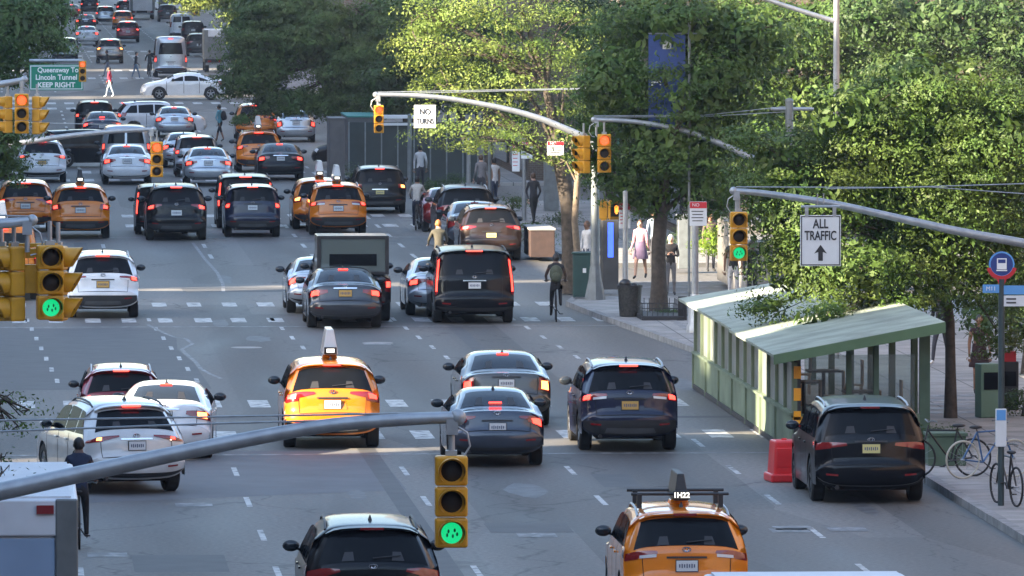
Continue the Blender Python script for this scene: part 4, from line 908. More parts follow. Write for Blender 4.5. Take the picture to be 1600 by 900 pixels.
# ---------------------------------------------------------------- signs
M['sign_w'] = mat('sign_white', (.62, .64, .66), .75, spec=.2, noise=.05); M['sign_k'] = mat('sign_ink', (.02, .02, .022), .5); M['sign_g'] = mat('sign_green', (.0, .20, .12), .45); M['sign_r'] = mat('sign_red', (.48, .02, .03), .45)
M['sign_b'] = mat('sign_blue', (.018, .045, .20), .45); M['sign_lb'] = mat('sign_light_blue', (.10, .30, .62), .45); M['navy'] = mat('banner_navy', (.018, .045, .17), .6, noise=.12); M['sign_lit'] = mat('sign_letters_white', (.75, .77, .78), .5)
def panel(name, px, py, wpx, hpx, Y, m, label, cat='sign', border=None, group=None, rz=0):
    """centre pixel and pixel size at distance Y"""
    s = ppm(Y); W_, H_ = wpx/s, hpx/s; root = empty(name, at(px, py, Y), R(rz), label, cat, group)
    b = MB(); b.box((0, 0, 0), (W_, .025, H_)); b.build('panel', m, root, bevel=.006)
    if border:
        b = MB(); t = max(.018, W_*.018); i = t*1.4
        for sg in (-1, 1): b.box((sg*(W_/2-i), -.016, 0), (t, .004, H_-2*i)); b.box((0, -.016, sg*(H_/2-i)), (W_-2*i+t, .0045, t))
        b.build('border', border, root)
    return root, W_, H_
r, W_, H_ = panel('traffic_sign', 1282, 376, 64, 80, Yr-.1, M['sign_w'], 'white all traffic sign with a black arrow pointing up', border=M['sign_k'])
text('ALL', .25, M['sign_k'], 'lettering', r, (0, -.018, .32), sx=.72, bold=.005); text('TRAFFIC', .25, M['sign_k'], 'lettering', r, (0, -.018, .09), sx=.66, bold=.005)
b = MB(); v = [(-.045, -.018, -.39), (.045, -.018, -.39), (.045, -.018, -.22), (.125, -.018, -.25), (0, -.018, -.08), (-.125, -.018, -.25), (-.045, -.018, -.22)]; b.add(v, [tuple(range(7))]); b.build('arrow', M['sign_k'], r)
b = MB(); b.tube([(-.38, 0, H_/2+.17), (.38, 0, H_/2+.17)], .025, 8)
for sg in (-1, 1): b.box((sg*.27, 0, H_/2+.07), (.07, .04, .20)); b.tube([(sg*.06, 0, H_/2+.2), (sg*.06, 0, H_/2+.42)], .012, 6)
b.build('hanger', M['steel'], r)
r, W_, H_ = panel('traffic_sign', 664, 182, 34, 36, Yt-.1, M['sign_w'], 'white no turns sign hanging from the arm under the sunlit tree')
text('NO', .21, M['sign_k'], 'lettering', r, (0, -.018, .12), sx=.9, bold=.004); text('TURNS', .20, M['sign_k'], 'lettering', r, (0, -.018, -.13), sx=.74, bold=.004)
Yg = 250
r, W_, H_ = panel('direction_sign', 88, 121, 84, 40, Yg, M['sign_g'], 'green direction sign lettered Lincoln Tunnel keep right', border=M['sign_w'])
text('Queensway To', .21, M['sign_lit'], 'lettering', r, (.05, -.02, .22), bold=.004, sx=.95); text('Lincoln Tunnel', .22, M['sign_lit'], 'lettering', r, (0, -.02, .0), bold=.005, sx=.95); text('KEEP RIGHT', .21, M['sign_lit'], 'lettering', r, (0, -.02, -.23), bold=.006)
b = MB(); b.tube([(-W_/2, .06, H_/2+.12), (W_/2, .06, H_/2+.12)], .05, 8); b.build('gantry_tube', M['steel'], r)
# street name blade and small arrow plate
r, W_, H_ = panel('one_way_sign', 1226, 359, 38, 13, 205, M['sign_k'], 'small black one way arrow plate beside the green signal')
b = MB(); b.add([(-.22, -.016, -.02), (.12, -.016, -.02), (.12, -.016, -.05), (.24, -.016, 0), (.12, -.016, .05), (.12, -.016, .02), (-.22, -.016, .02)], [tuple(range(7))]); b.build('arrow', M['sign_w'], r)
# blue banner
r, W_, H_ = panel('street_banner', 1042, 128, 58, 148, 212.2, M['navy'], 'tall navy banner half hidden between the dark crowns', 'banner')
text('Pe', .26, M['sign_lit'], 'lettering', r, (-.28, -.02, -.02), bold=.01)
b = MB(); b.box((.0, -.02, .98), (.22, .01, .28)); b.build('emblem', M['sign_w'], r); b = MB(); b.tube([(-W_/2, 0, H_/2+.03), (W_/2+.3, 0, H_/2+.03)], .02, 6); b.tube([(W_/2+.1, 0, -at(1042, 128, 212.2).z+.13), (W_/2+.1, 0, H_/2+.4)], .035, 8); b.build('banner_pole', M['steel_dark'], r)
# parking regulation signs on their poles
def reg_sign(px, py, wpx, hpx, Y, label, side=False):
    r, W_, H_ = panel('parking_sign', px, py, wpx, hpx, Y, M['sign_w'], label, group='red and white parking signs')
    b = MB(); b.box((0, -.016, H_*.36), (W_*.98, .006, H_*.26)); b.build('red_band', M['sign_r'], r); b = MB()
    for k in range(4): b.box((-.02, -.016, H_*(.10-.13*k)), (W_*(.7-.1*(k % 2)), .004, .022))
    b.build('small_print', M['sign_r'] if side else M['sign_k'], r)
    text('NO', .11, M['sign_w'], 'lettering', r, (-W_*.15, -.022, H_*.36)); return r
reg_sign(1091, 334, 27, 38, 199.5, 'red and white parking sign on the thick grey pole')
reg_sign(976, 337, 18, 40, 213.0, 'narrow red and white parking sign beside the lit hand signal', True)
reg_sign(806, 246, 12, 44, 260, 'red topped parking sign leaning in the lit leaves', True)
reg_sign(823, 234, 18, 28, 258, 'faded red and white parking sign under the sunlit crown')
reg_sign(868, 232, 26, 22, 222, 'white parking sign above the forked trunk')
def post(px, py_foot, py_top, rad, label, base=False, m='steel', z=.13, cat='pole', name='sign_post', lamp=None):
    g = G(px, py_foot, z); t = at(px, py_top, g.y); root = empty(name, g, 0, label, cat, 'poles on the right pavement'); h = t.z-g.z
    b = MB(); b.tube([(0, 0, 0), (0, 0, h*.5), (0, 0, h)], [rad*1.1, rad, rad*.9], 12); b.build('shaft', M[m], root, 50)
    if base: b = MB(); b.lathe([(0, 0), (rad*2.6, 0), (rad*2.5, .15), (rad*2.0, .22), (rad*1.9, .75), (rad*1.3, .95), (0, .95)], (0, 0, 0), 8); b.build('base', M[m], root, 30)
    b = MB(); b.ell((0, 0, h), (rad, rad, rad*.6), 8, 6); b.build('cap', M[m], root, 60)
    return root, g, h
post(1086, 520, 322, .085, 'thick grey pole with a flared base beside the dining shed', True, 'steel')
post(977, 492, 300, .07, 'slim grey pole behind the litter bin', m='steel')
post(819, 345, 215, .07, 'thin pale pole by the brick planter', m='steel')
post(765, 330, 200, .06, 'thin grey pole behind the parked suvs', m='steel_dark')
post(732, 318, 200, .07, 'pale post between the parked cars and the trees', m='steel')
post(640, 300, 180, .08, 'grey pole standing left of the white shirted cyclist', m='steel_dark')
r, g, h = post(1306, 560, -60, .075, 'tall street lamp pole rising through the crowns on the upper right', m='steel', cat='street lamp', name='street_lamp')
b = MB(); s = ppm(g.y); b.tube([(0, 0, at(1306, 34, g.y).z-g.z), ((1260-1306)/s, 0, at(1260, 20, g.y).z-g.z), ((1180-1306)/s, 0, at(1180, -6, g.y).z-g.z)], [.06, .055, .045], 8); b.build('lamp_arm', M['steel'], r, 50)
# pedestrian signals on the big pole
def ped(px, py, wpx, hpx, Y, rz, label, lit=True):
    s = ppm(Y); W_, H_ = wpx/s, hpx/s; r = empty('pedestrian_signal', at(px, py, Y), R(rz), label, 'pedestrian signal', 'pedestrian signals'); b = MB(); b.box((0, 0, 0), (W_, .22, H_)); b.build('housing', M['sig_yellow'], r, bevel=.02)
    b = MB(); b.box((0, -.112, 0), (W_*.82, .01, H_*.8)); b.build('face', M['sig_black'], r)
    if lit:
        b = MB(); y = -.12; k = H_*.26; b.ell((0, y, -k*.45), (k*.42, .006, k*.5), 10, 6)
        for i, (dx, l) in enumerate(((-.30, .65), (-.10, .85), (.10, .9), (.30, .7))): b.tube([(dx*k, y, -k*.2), (dx*k*1.2, y, k*(l+.2))], k*.10, 6)
        b.tube([(k*.3, y, -k*.6), (k*.62, y, -k*.05)], k*.10, 6); b.build('hand', M['sig_hand'], r)
    for sg in (-1, 1): b = MB(); b.box((0, .0, sg*(H_/2+.02)), (W_*.9, .12, .03)); b.build('bracket', M['sig_yellow'], r)
ped(962, 328, 22, 26, 213.5, 6, 'pedestrian signal showing a lit orange hand')
ped(944, 328, 16, 28, 213.8, 75, 'pedestrian signal turned aside on the big pole', False)

# ================================================================ STREET FURNITURE
g = G(912, 466, .13); r = empty('utility_cabinet', g, R(-8), 'dark green metal cabinet left of the big signal pole', 'cabinet'); b = MB(); b.box((0, 0, .62), (.55, .5, 1.15)); b.build('case', M['green_box'], r, bevel=.02)
b = MB(); b.box((0, -.256, .62), (.46, .012, 1.0)); b.build('door', M['green_box'], r, bevel=.004); b = MB(); b.box((.04, -.27, .75), (.09, .01, .12)); b.build('label_plate', M['sign_w'], r); b = MB(); b.box((0, 0, 1.21), (.62, .56, .05)); b.build('lid', M['green_box'], r, bevel=.02)
for sg in (-1, 1): b = MB(); b.box((sg*.24, -.2, .03), (.05, .05, .1)); b.build('leg', M['steel_dark'], r)
g = G(984, 495, .13); r = empty('litter_bin', g, 0, 'dented dark wire litter bin with rubbish heaped on top', 'litter bin'); b = MB(); b.lathe([(0, .02), (.26, .02), (.31, .78), (.29, .78), (.25, .05), (0, .05)], (0, 0, 0), 18); b.build('basket', mat('bin_mesh', (.035, .035, .033), .6, .3, noise=.6, nscale=18), r, 40)
b = MB(); b.lathe([(.30, .76), (.33, .76), (.33, .81), (.30, .81), (.30, .76)], (0, 0, 0), 18); b.build('rim', M['black'], r); b = MB(); b.ell((0, 0, .70), (.27, .25, .12)); b.ell((-.12, -.05, .84), (.16, .13, .13)); b.ell((.10, .06, .78), (.12, .12, .08)); b.build('rubbish', mat('rubbish_bag', (.02, .02, .022), .35, noise=.4), r, 60)
g = G(1030, 497, .13); r = empty('tree_guard', g, 0, 'low black iron tree guard round the straight trunk', 'tree guard'); b = MB()
for (x0, y0, x1, y1) in ((-.52, -1.2, .52, -1.2), (-.52, 1.6, .52, 1.6), (-.52, -1.2, -.52, 1.6), (.52, -1.2, .52, 1.6)):
    for zz in (.10, .30): b.tube([(x0, y0, zz), (x1, y1, zz)], .012, 5)
    nn = 8
    for k in range(nn+1): b.tube([(x0+(x1-x0)*k/nn, y0+(y1-y0)*k/nn, 0), (x0+(x1-x0)*k/nn, y0+(y1-y0)*k/nn, .44)], .010, 5)
b.build('railing', M['black'], r); b = MB(); b.box((0, .2, .05), (1.08, 2.9, .10)); b.build('kerb_edging', M['black'], r, bevel=.01); b = MB(); b.box((.50, -1.1, .30), (.22, .10, .60)); b.build('gate_panel', M['black'], r)
bush('low dark plants inside the iron tree guard', 1046, 494, 16, 5, 'dark', seed=41, size=.045)
# bright kiosk
g = G(952, 452, .13); r = empty('info_kiosk', g, R(10), 'slim kiosk with a glowing blue strip behind the big pole', 'kiosk'); b = MB(); b.box((0, 0, .95), (.46, .28, 1.9)); b.build('case', M['grey'], r, bevel=.02); b = MB(); b.box((0, -.145, 1.35), (.16, .01, .95)); so = b.build('screen', mat('screen_blue', (.02, .05, .4), .3, emit=(.05, .12, .8), es=.35), r)
# red plastic barrier, striped post, dining shed
M['barrier'] = mat('plastic_red', (.62, .022, .025), .42, noise=.10, nscale=3, coat=.2)
g = G(1225, 752); r = empty('road_barrier', g, R(6), 'bright red plastic barrier block at the end of the dining shed', 'barrier'); b = MB(); b.box((0, 0, .08), (.62, .75, .16)); b.box((.0, .02, .45), (.50, .62, .62), taper=.86); b.build('block', M['barrier'], r, bevel=.035); b = MB(); b.box((-.02, -.27, .45), (.34, .04, .36)); b.build('raised_panel', M['barrier'], r, bevel=.015); b = MB(); b.lathe([(0, .04), (.05, .04), (.05, 0)], (0, 0, .75), 10); b.build('filler_cap', M['barrier'], r)
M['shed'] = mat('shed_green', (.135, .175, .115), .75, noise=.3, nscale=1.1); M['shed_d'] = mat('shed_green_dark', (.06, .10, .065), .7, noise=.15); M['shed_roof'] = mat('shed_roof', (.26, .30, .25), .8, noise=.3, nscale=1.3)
M['perspex'] = mat('perspex', (.20, .215, .205), .35, coat=.2, noise=.45, nscale=1.5); M['amber'] = mat('reflective_amber', (.80, .34, .01), .5)
def clearglass():
    m = bpy.data.materials.new('clear_sheet'); m.use_nodes = True; n = m.node_tree; o = n.nodes['Material Output']; t = n.nodes.new('ShaderNodeBsdfTransparent'); g = n.nodes.new('ShaderNodeBsdfGlossy'); g.inputs['Roughness'].default_value = .08; mx = n.nodes.new('ShaderNodeMixShader'); mx.inputs[0].default_value = .12; t.inputs[0].default_value = (.75, .8, .77, 1)
    n.links.new(t.outputs[0], mx.inputs[1]); n.links.new(g.outputs[0], mx.inputs[2]); n.links.new(mx.outputs[0], o.inputs[0]); return m
M['clearsheet'] = clearglass()
A = G(1237, 712); XL = A.x; Y0, Y1 = A.y, 181.0; YM = 167.5; WS = 2.62
root = empty('dining_shed', (XL, Y0, 0), 0, 'green wooden street dining shed with a sloping roof and window openings', 'dining shed')
L1 = Y1-Y0; Ym = YM-Y0
def pan(name, vs, m, par=root, th=.05):
    b = MB(); n = len(vs); V = [Vector(v) for v in vs]; nn = (V[1]-V[0]).cross(V[2]-V[0]).normalized()*th; b.add([tuple(v) for v in V]+[tuple(v+nn) for v in V], [tuple(range(n))[::-1], tuple(range(n, 2*n))]+[(i, (i+1) % n, n+(i+1) % n, n+i) for i in range(n)]); return b.build(name, m, par)
k = 7
for i in range(k): # lower street wall panels
    y0 = L1*i/k; y1 = L1*(i+1)/k; b = MB(); b.box((.04, (y0+y1)/2, .40), (.08, (y1-y0)-.03, .74)); b.build('wall_panel', M['shed'], root, bevel=.008)
    b = MB(); b.box((-.01, y1, .40), (.06, .09, .76)); b.build('batten', M['shed'], root)
b = MB(); b.box((.03, L1/2, .80), (.16, L1+.1, .05)); b.build('sill', M['shed'], root); b = MB(); b.box((.03, L1/2, .06), (.12, L1, .10)); b.build('skirting', M['black'], root)
n = 13
for i in range(n+1):
    y = L1*i/n; zt = 1.80; b = MB(); b.box((.05, y, (.82+zt)/2), (.10, .09 if i % 3 else .16, zt-.82)); b.build('post', M['shed'], root)
    if i < n: yn = L1*(i+1)/n; b = MB(); b.box((.07, (y+yn)/2+.02, (.82+zt)/2), (.02, yn-y-.22, zt-.82)); b.build('window_sheet', M['perspex'], root)
b = MB(); b.box((.05, L1/2, 1.84), (.14, L1+.1, .10)); b.build('top_rail', M['shed'], root)
zr = 1.92; pitch = .62
# front roof: low at the street, high towards the pavement; rear roof behind it, a little lower
pan('roof', [(-.42, -.75, zr), (WS+.25, -.75, zr+pitch), (WS+.25, Ym-.1, zr+pitch), (-.42, Ym-.1, zr)], M['shed_roof'], th=.06)
pan('rear_roof', [(-.30, Ym, zr-.02), (WS-.2, Ym, zr+.42), (WS-.2, L1+.4, zr+.42), (-.30, L1+.4, zr-.02)], M['shed_roof'], th=.06)
b = MB(); b.add([(-.42, -.78, zr-.13), (WS+.25, -.78, zr+pitch-.15), (WS+.25, -.78, zr+pitch+.055), (-.42, -.78, zr+.055), (-.42, -.74, zr-.13), (WS+.25, -.74, zr+pitch-.15), (WS+.25, -.74, zr+pitch+.055), (-.42, -.74, zr+.055)], [(0, 1, 2, 3), (7, 6, 5, 4), (0, 4, 5, 1), (3, 2, 6, 7), (1, 5, 6, 2), (0, 3, 7, 4)]); b.build('fascia', mat('fascia_green', (.085, .15, .075), .6, noise=.1), root)
# end wall towards the camera: open with posts and a low wall; striped corner post
b = MB(); b.box((WS/2, .03, .42), (WS-.2, .07, .76)); b.build('end_wall', M['shed'], root, bevel=.01)
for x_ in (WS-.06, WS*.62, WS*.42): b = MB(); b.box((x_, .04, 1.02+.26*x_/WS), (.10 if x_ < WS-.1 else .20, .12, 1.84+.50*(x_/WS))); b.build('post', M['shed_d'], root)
b = MB(); b.box((WS/2, .06, 1.38), (WS-.5, .02, 1.1)); b.build('window_sheet', M['clearsheet'], root)
b = MB(); b.box((.10, -.02, 1.0), (.13, .10, 1.75)); sp_ = b.build('striped_post', M['black'], root)
for zz in (.30, .74, 1.18, 1.60): b = MB(); b.box((.10, -.035, zz), (.138, .11, .24)); b.build('stripe', M['amber'], sp_)
b = MB(); b.box((.45, -.06, .72), (.85, .06, .06)); b.build('amber_rail', M['amber'], root); b = MB(); b.box((.40, -.10, .72), (.22, .02, .09)); b.build('reflector', M['sign_r'], root)
for y in np.linspace(1.5, L1-1, 6):   # far-side posts seen through the openings
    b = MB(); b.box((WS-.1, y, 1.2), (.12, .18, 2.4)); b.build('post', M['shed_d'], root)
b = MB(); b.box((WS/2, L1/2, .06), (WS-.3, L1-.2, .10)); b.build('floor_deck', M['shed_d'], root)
# tables inside
for i, (dx, dy) in enumerate(((1.2, 3), (2.0, 6.5), (1.2, 10), (2.0, 14), (1.3, 18))):
    t = empty('dining_table', (XL+dx, Y0+dy, .11), 0, ('nearest', 'second', 'third', 'fourth', 'farthest')[i]+' small dark table from the open end inside the dining shed', 'table', 'tables inside the dining shed'); b = MB(); b.box((0, 0, .74), (.7, .7, .04)); b.build('table_top', M['bark'], t); b = MB(); b.tube([(0, 0, 0), (0, 0, .72)], .04, 8); b.lathe([(0, 0), (.25, 0), (.25, .03), (0, .03)], (0, 0, 0), 12); b.build('pedestal', M['black'], t)
    for sg in (-1, 1):
        c = empty('dining_chair', (XL+dx+sg*.62, Y0+dy, .11), R(90*sg), 'pale wooden chair on the '+('street' if sg < 0 else 'pavement')+' side of the '+('nearest', 'second', 'third', 'fourth', 'farthest')[i]+' table in the shed', 'chair', 'chairs inside the dining shed'); b = MB(); b.box((0, 0, .45), (.4, .4, .04)); b.build('seat', M['chairw'] if 'chairw' in M else M.setdefault('chairw', mat('chair_wood', (.30, .19, .11), .6)), c); b = MB(); b.box((0, .19, .72), (.4, .03, .45)) if 0 else b.box((0, -.19, .72), (.4, .03, .5)); b.build('backrest', M['chairw'], c)
        for ax in (-.17, .17):
            for ay in (-.17, .17): b = MB(); b.tube([(ax, ay, 0), (ax, ay, .44)], .018, 5); b.build('leg', M['chairw'], c)
# orange tube sign
b = MB(); p = at(1450, 466, 196); b.tube([(-.22, 0, 0), (.0, 0, .01), (.20, 0, -.01)], .02, 6); tag(b.build('neon_sign', mat('neon_orange', (.8, .2, .05), .4, emit=(1, .22, .07), es=2.0), loc=p), 'short orange glowing tube in the dark leaves above the shed', 'light')
# bus stop pole
g = G(1564, 790, .13); Yb = g.y; s = ppm(Yb); r = empty('bus_stop', g, 0, 'bus stop pole with a round blue and red sign and blue route plates', 'bus stop'); top = at(1562, 436, Yb).z-g.z
b = MB(); b.tube([(0, 0, 0), (0, 0, top)], .055, 12); b.build('shaft', mat('stop_green', (.035, .055, .06), .5, noise=.15), r, 50)
cz = at(1563, 413, Yb).z-g.z; b = MB(); b.lathe([(0, -.02), (.215, -.02), (.225, 0), (.215, .02), (0, .02)], (0, 0, cz), 28, 'y'); dsc = b.build('round_sign', M['sign_b'], r, 40)
b = MB(); b.lathe([(.195, -.024), (.222, -.024), (.222, -.018)], (0, 0, cz), 28, 'y'); b.build('white_ring', M['sign_lb'], dsc)
b = MB(); b.box((0, -.030, cz+.01), (.17, .006, .19)); b.box((0, -.034, cz+.055), (.13, .004, .065), 1); b.box((0, -.030, cz-.105), (.19, .006, .022)); b.build('bus_symbol', [M['sign_lit'], M['sign_b']], dsc, bevel=.004)
b = MB(); b.lathe([(.20, -.028), (.27, -.028), (.27, .01), (.20, .01), (.20, -.028)], (0, 0, cz), 20, 'y', a0=R(195), a1=R(345), closed=False); b.add([(-.09, -.026, cz-.24), (.09, -.026, cz-.24), (.03, -.026, cz-.40), (-.03, -.026, cz-.40)], [(3, 2, 1, 0)]); b.build('red_band', M['sign_r'], r)
for (px, py, wp, hp, m_, nm) in ((1548, 451, 26, 13, 'sign_lb', 'M11'), (1584, 453, 36, 14, 'sign_lb', ''), (1584, 470, 36, 17, 'sign_w', ''),):
    p = at(px, py, Yb)-Vector(g); b = MB(); b.box((p.x, -.03, p.z), (wp/s, .02, hp/s)); q = b.build('route_plate', M[m_], r)
    if nm: text(nm, .10, M['sign_lit'], 'lettering', q, (p.x, -.045, p.z))
    if m_ == 'sign_w':
        for kk in range(2):
            b = MB(); b.box((p.x-.05, -.045, p.z+.035-.065*kk), (.17, .004, .028)); b.build('small_print', M['grey'], q)
p = at(1566, 668, Yb)-Vector(g); b = MB(); b.box((p.x-.03, -.06, p.z), (.19, .05, .66)); q = b.build('timetable_box', M['sign_w'], r, bevel=.01); b = MB(); b.box((p.x-.03, -.088, p.z+.22), (.16, .006, .18)); b.build('timetable_header', M['sign_lb'], q)
# planters, walls, hoarding, kiosk
def boxthing(name, px, py, wpx, h, dep, m, label, cat, rz=0, z=.13, cap=None):
    g = G(px, py, z); s = ppm(g.y); r = empty(name, g, R(rz), label, cat); b = MB(); b.box((0, dep/2, h/2), (wpx/s, dep, h)); b.build('body', m, r, bevel=.015)
    b = MB(); b.box((0, dep/2, h+.03), (wpx/s+.06, dep+.06, .06)); b.build('coping', cap or m, r, bevel=.01); return r
boxthing('brick_planter', 848, 402, 38, .80, 3.2, mat('planter_brick', (.04, .022, .018), .8, noise=.25, nscale=5), 'low red brown planter wall with a grey cap behind the black cyclist', 'planter', cap=M['concrete'])
bush('dark leafy bushes growing behind the red brown planter', 836, 388, 32, 26, 'green', seed=42)
boxthing('planter_wall', 1225, 470, 120, 1.5, 5, M['concrete'], 'pale concrete planter wall under the lime green bush', 'planter wall', cap=M['stone'])
bush('lime green sunlit bush above the pale concrete planter', 1122, 402, 36, 30, 'lime', Y=232, seed=43, size=.06)
boxthing('stone_planter', 1180, 452, 60, 1.7, 6, M['stone'], 'square grey stone planter under the lime green bush', 'planter')
bush('dark green hedge on the grey stone planter', 1190, 382, 50, 22, 'dark', Y=232, seed=44)
bush('leafy shrub on the pavement right of the parked black suv', 1468, 702, 30, 24, 'dark', seed=45)
boxthing('wooden_planter', 1480, 728, 60, .55, .6, M['shed_d'], 'low dark wooden planter under the shrub beside the black suv', 'planter')
bush('dark shrub cut by the right edge beside the bus stop', 1598, 650, 24, 28, 'dark', seed=46)
bush('yellowing low shrub behind the grey utility booth', 548, 306, 14, 28, 'green', seed=47)
r = boxthing('utility_booth', 527, 318, 24, 3.0, 2.4, mat('booth_grey', (.09, .093, .10), .7, noise=.15), 'tall grey street booth in front of the black car nose', 'booth', z=0)
r = boxthing('street_kiosk', 568, 268, 50, 2.15, 6, mat('kiosk_grey', (.07, .075, .08), .6, noise=.15), 'grey kiosk with a turquoise roof edge left of the no turns sign', 'kiosk', cap=mat('kiosk_roof', (.04, .22, .20), .6))
g = G(640, 285, .13); s = ppm(g.y); r = empty('site_hoarding', (g.x, g.y, .13), 0, 'dark grey green panelled hoarding behind the cyclist in the pale shirt', 'hoarding')
M['hoard'] = mat('hoarding', (.026, .036, .035), .6, noise=.25, nscale=1.2)
for i in range(9):
    b = MB(); b.box((-2.0+i*.62, 0, 1.15), (.58, .08, 2.3)); b.build('panel', M['hoard'], r, bevel=.01); b = MB(); b.box((-2.31+i*.62, -.06, 1.15), (.05, .06, 2.3)); b.build('stud', M['steel_dark'], r)
b = MB(); b.box((-.4, .1, 2.5), (1.6, .7, .12)); b.box((-.4, .1, 2.22), (1.6, .5, .10)); b.build('pale_canopy', M['sign_w'], r)
g = G(1372, 640, .13); r = empty('pavement_marking_board', g, 0); bpy.data.objects.remove(r)
for (px, py, rx, ry, lf, lb) in ((668, 298, 26, 12, 'dark', 'low dark hedge in front of the grey hoarding'), (705, 300, 20, 16, 'dark', 'rounded dark shrub left of the pale post'), (800, 330, 26, 16, 'green', 'shrub between the two sign poles beyond the planter'), (880, 352, 22, 16, 'dark', 'dark shrub behind the forked trunk'), (1020, 392, 26, 14, 'dark', 'dark shrub behind the straight trunk'), (1070, 386, 26, 18, 'dark', 'dark shrub left of the lime green bush')):
    bush(lb, px, py, rx, ry, lf, seed=px)
for (px, py, wpx, h, lb) in ((760, 300, 26, 1.7, 'dark grey newspaper rack behind the parked suvs'), (862, 330, 22, 1.9, 'dark grey street cupboard behind the forked trunk'), (1072, 420, 24, 1.5, 'dark service cupboard beside the thick grey pole')):
    boxthing('service_cupboard', px, py, wpx, h, .6, M['steel_dark'], lb, 'cupboard')
# white bars on the pavement beyond the shed
pm = MB()
for i in range(5): a = G(1440, 617+i*6.5, .134); c = G(1535, 617+i*6.5, .134); e = G(1440, 620+i*6.5, .134); pm.add([(a.x, e.y, .134), (c.x, e.y, .134), (c.x, a.y, .134), (a.x, a.y, .134)], [(0, 1, 2, 3)])
for i in range(5): a = G(1060, 474+i*5, .134); c = G(1200, 474+i*5, .134); e = G(1060, 475.6+i*5, .134); pm.add([(a.x, e.y, .134), (c.x, e.y, .134), (c.x, a.y, .134), (a.x, a.y, .134)], [(0, 1, 2, 3)])
tag(pm.build('crosswalk_bars', M['mark_old']), kind='structure')
g = G(1543, 652, .13); r = empty('news_box', g, R(12), 'pale green metal news box behind the bus stop', 'news box'); b = MB(); b.box((0, 0, .55), (.42, .4, 1.1)); b.build('case', mat('newsbox_green', (.12, .20, .14), .5), r, bevel=.02); b = MB(); b.box((0, -.21, .75), (.3, .01, .35)); b.build('window', M['glass'], r); b = MB(); b.box((0, 0, .03), (.3, .3, .1)); b.build('foot', M['black'], r)
g = G(1576, 640, .13); r = empty('news_box', g, R(-6), 'dark news box with a red top between the bus stop and the right edge', 'news box'); b = MB(); b.box((0, 0, .5), (.4, .4, 1.0)); b.build('case', M['black'], r, bevel=.02); b = MB(); b.box((0, 0, 1.1), (.3, .3, .22)); b.build('top_sign', M['sign_r'], r); b = MB(); b.box((0, -.21, .65), (.3, .01, .3)); b.build('window', M['glass'], r)

# ================================================================ BICYCLES
M['bike_k'] = mat('bike_black', (.02, .02, .022), .4); M['bike_b'] = mat('bike_blue', (.05, .12, .26), .35, .3); M['tyre_pale'] = mat('tyre_pale', (.42, .40, .34), .7)
def bicycle(loc, rz, label, m='bike_k', tyre='rubber', k=1.0, group='bicycles'):
    """points along +Y: rear wheel at y=0, front at 1.05"""
    r = empty('bicycle', loc, R(rz), label, 'bicycle', group); r.scale = (k, k, k); W_ = 1.05
    for y in (0, W_):
        b = MB(); n = 28; pts = [(0, y+.335*math.cos(2*math.pi*i/n), .345+.335*math.sin(2*math.pi*i/n)) for i in range(n+1)]; b.tube(pts, .020, 6, caps=False); w_ = b.build('wheel', M[tyre], r, 60)
        b = MB()
        for i in range(12): a = math.pi*i/6; b.tube([(0, y, .345), (0, y+.32*math.cos(a), .345+.32*math.sin(a))], .0025, 3)
        b.tube([(-.05, y, .345), (.05, y, .345)], .02, 6); b.build('spoke', M['steel'], w_)
    b = MB(); bb = (0, .42, .29); st = (0, .30, .84); hd = (0, .86, .86)
    for a, c in ((bb, st), (bb, hd), (st, hd), ((0, 0, .345), bb), ((0, 0, .345), st)): b.tube([a, c], .018, 6)
    b.build('frame', M[m], r, 60); b = MB(); b.tube([(0, .84, .95), (0, .90, .70), (0, W_, .345)], .018, 6); b.build('fork', M[m], r, 60)
    b = MB(); b.tube([(-.29, .76, 1.02), (-.22, .84, 1.04), (0, .85, 1.0), (.22, .84, 1.04), (.29, .76, 1.02)], .014, 6); b.build('handlebar', M['steel_dark'], r, 60)
    b = MB(); b.ell((0, .27, .93), (.08, .13, .035)); b.tube([(0, .30, .84), (0, .28, .92)], .013, 6); b.build('saddle', M['black'], r, 60)
    for sg in (-1, 1): b = MB(); b.tube([(sg*.03, .42, .29), (sg*.10, .42+sg*.12, .29-sg*.11)], .012, 5); b.box((sg*.14, .42+sg*.12, .29-sg*.11), (.09, .08, .02)); b.build('pedal', M['black'], r)
    return r
g = G(1504, 748, .13); bicycle(g, -68, 'blue framed bicycle with pale tyres leaning near the bus stop', 'bike_b', 'tyre_pale')
g = G(1588, 792, .13); bicycle(g, 12, 'black bicycle parked right of the bus stop pole')
g = G(1530, 750, .13); bicycle((g.x, g.y+1.0, .13), 100, 'dark bicycle half behind the pale tyred one')
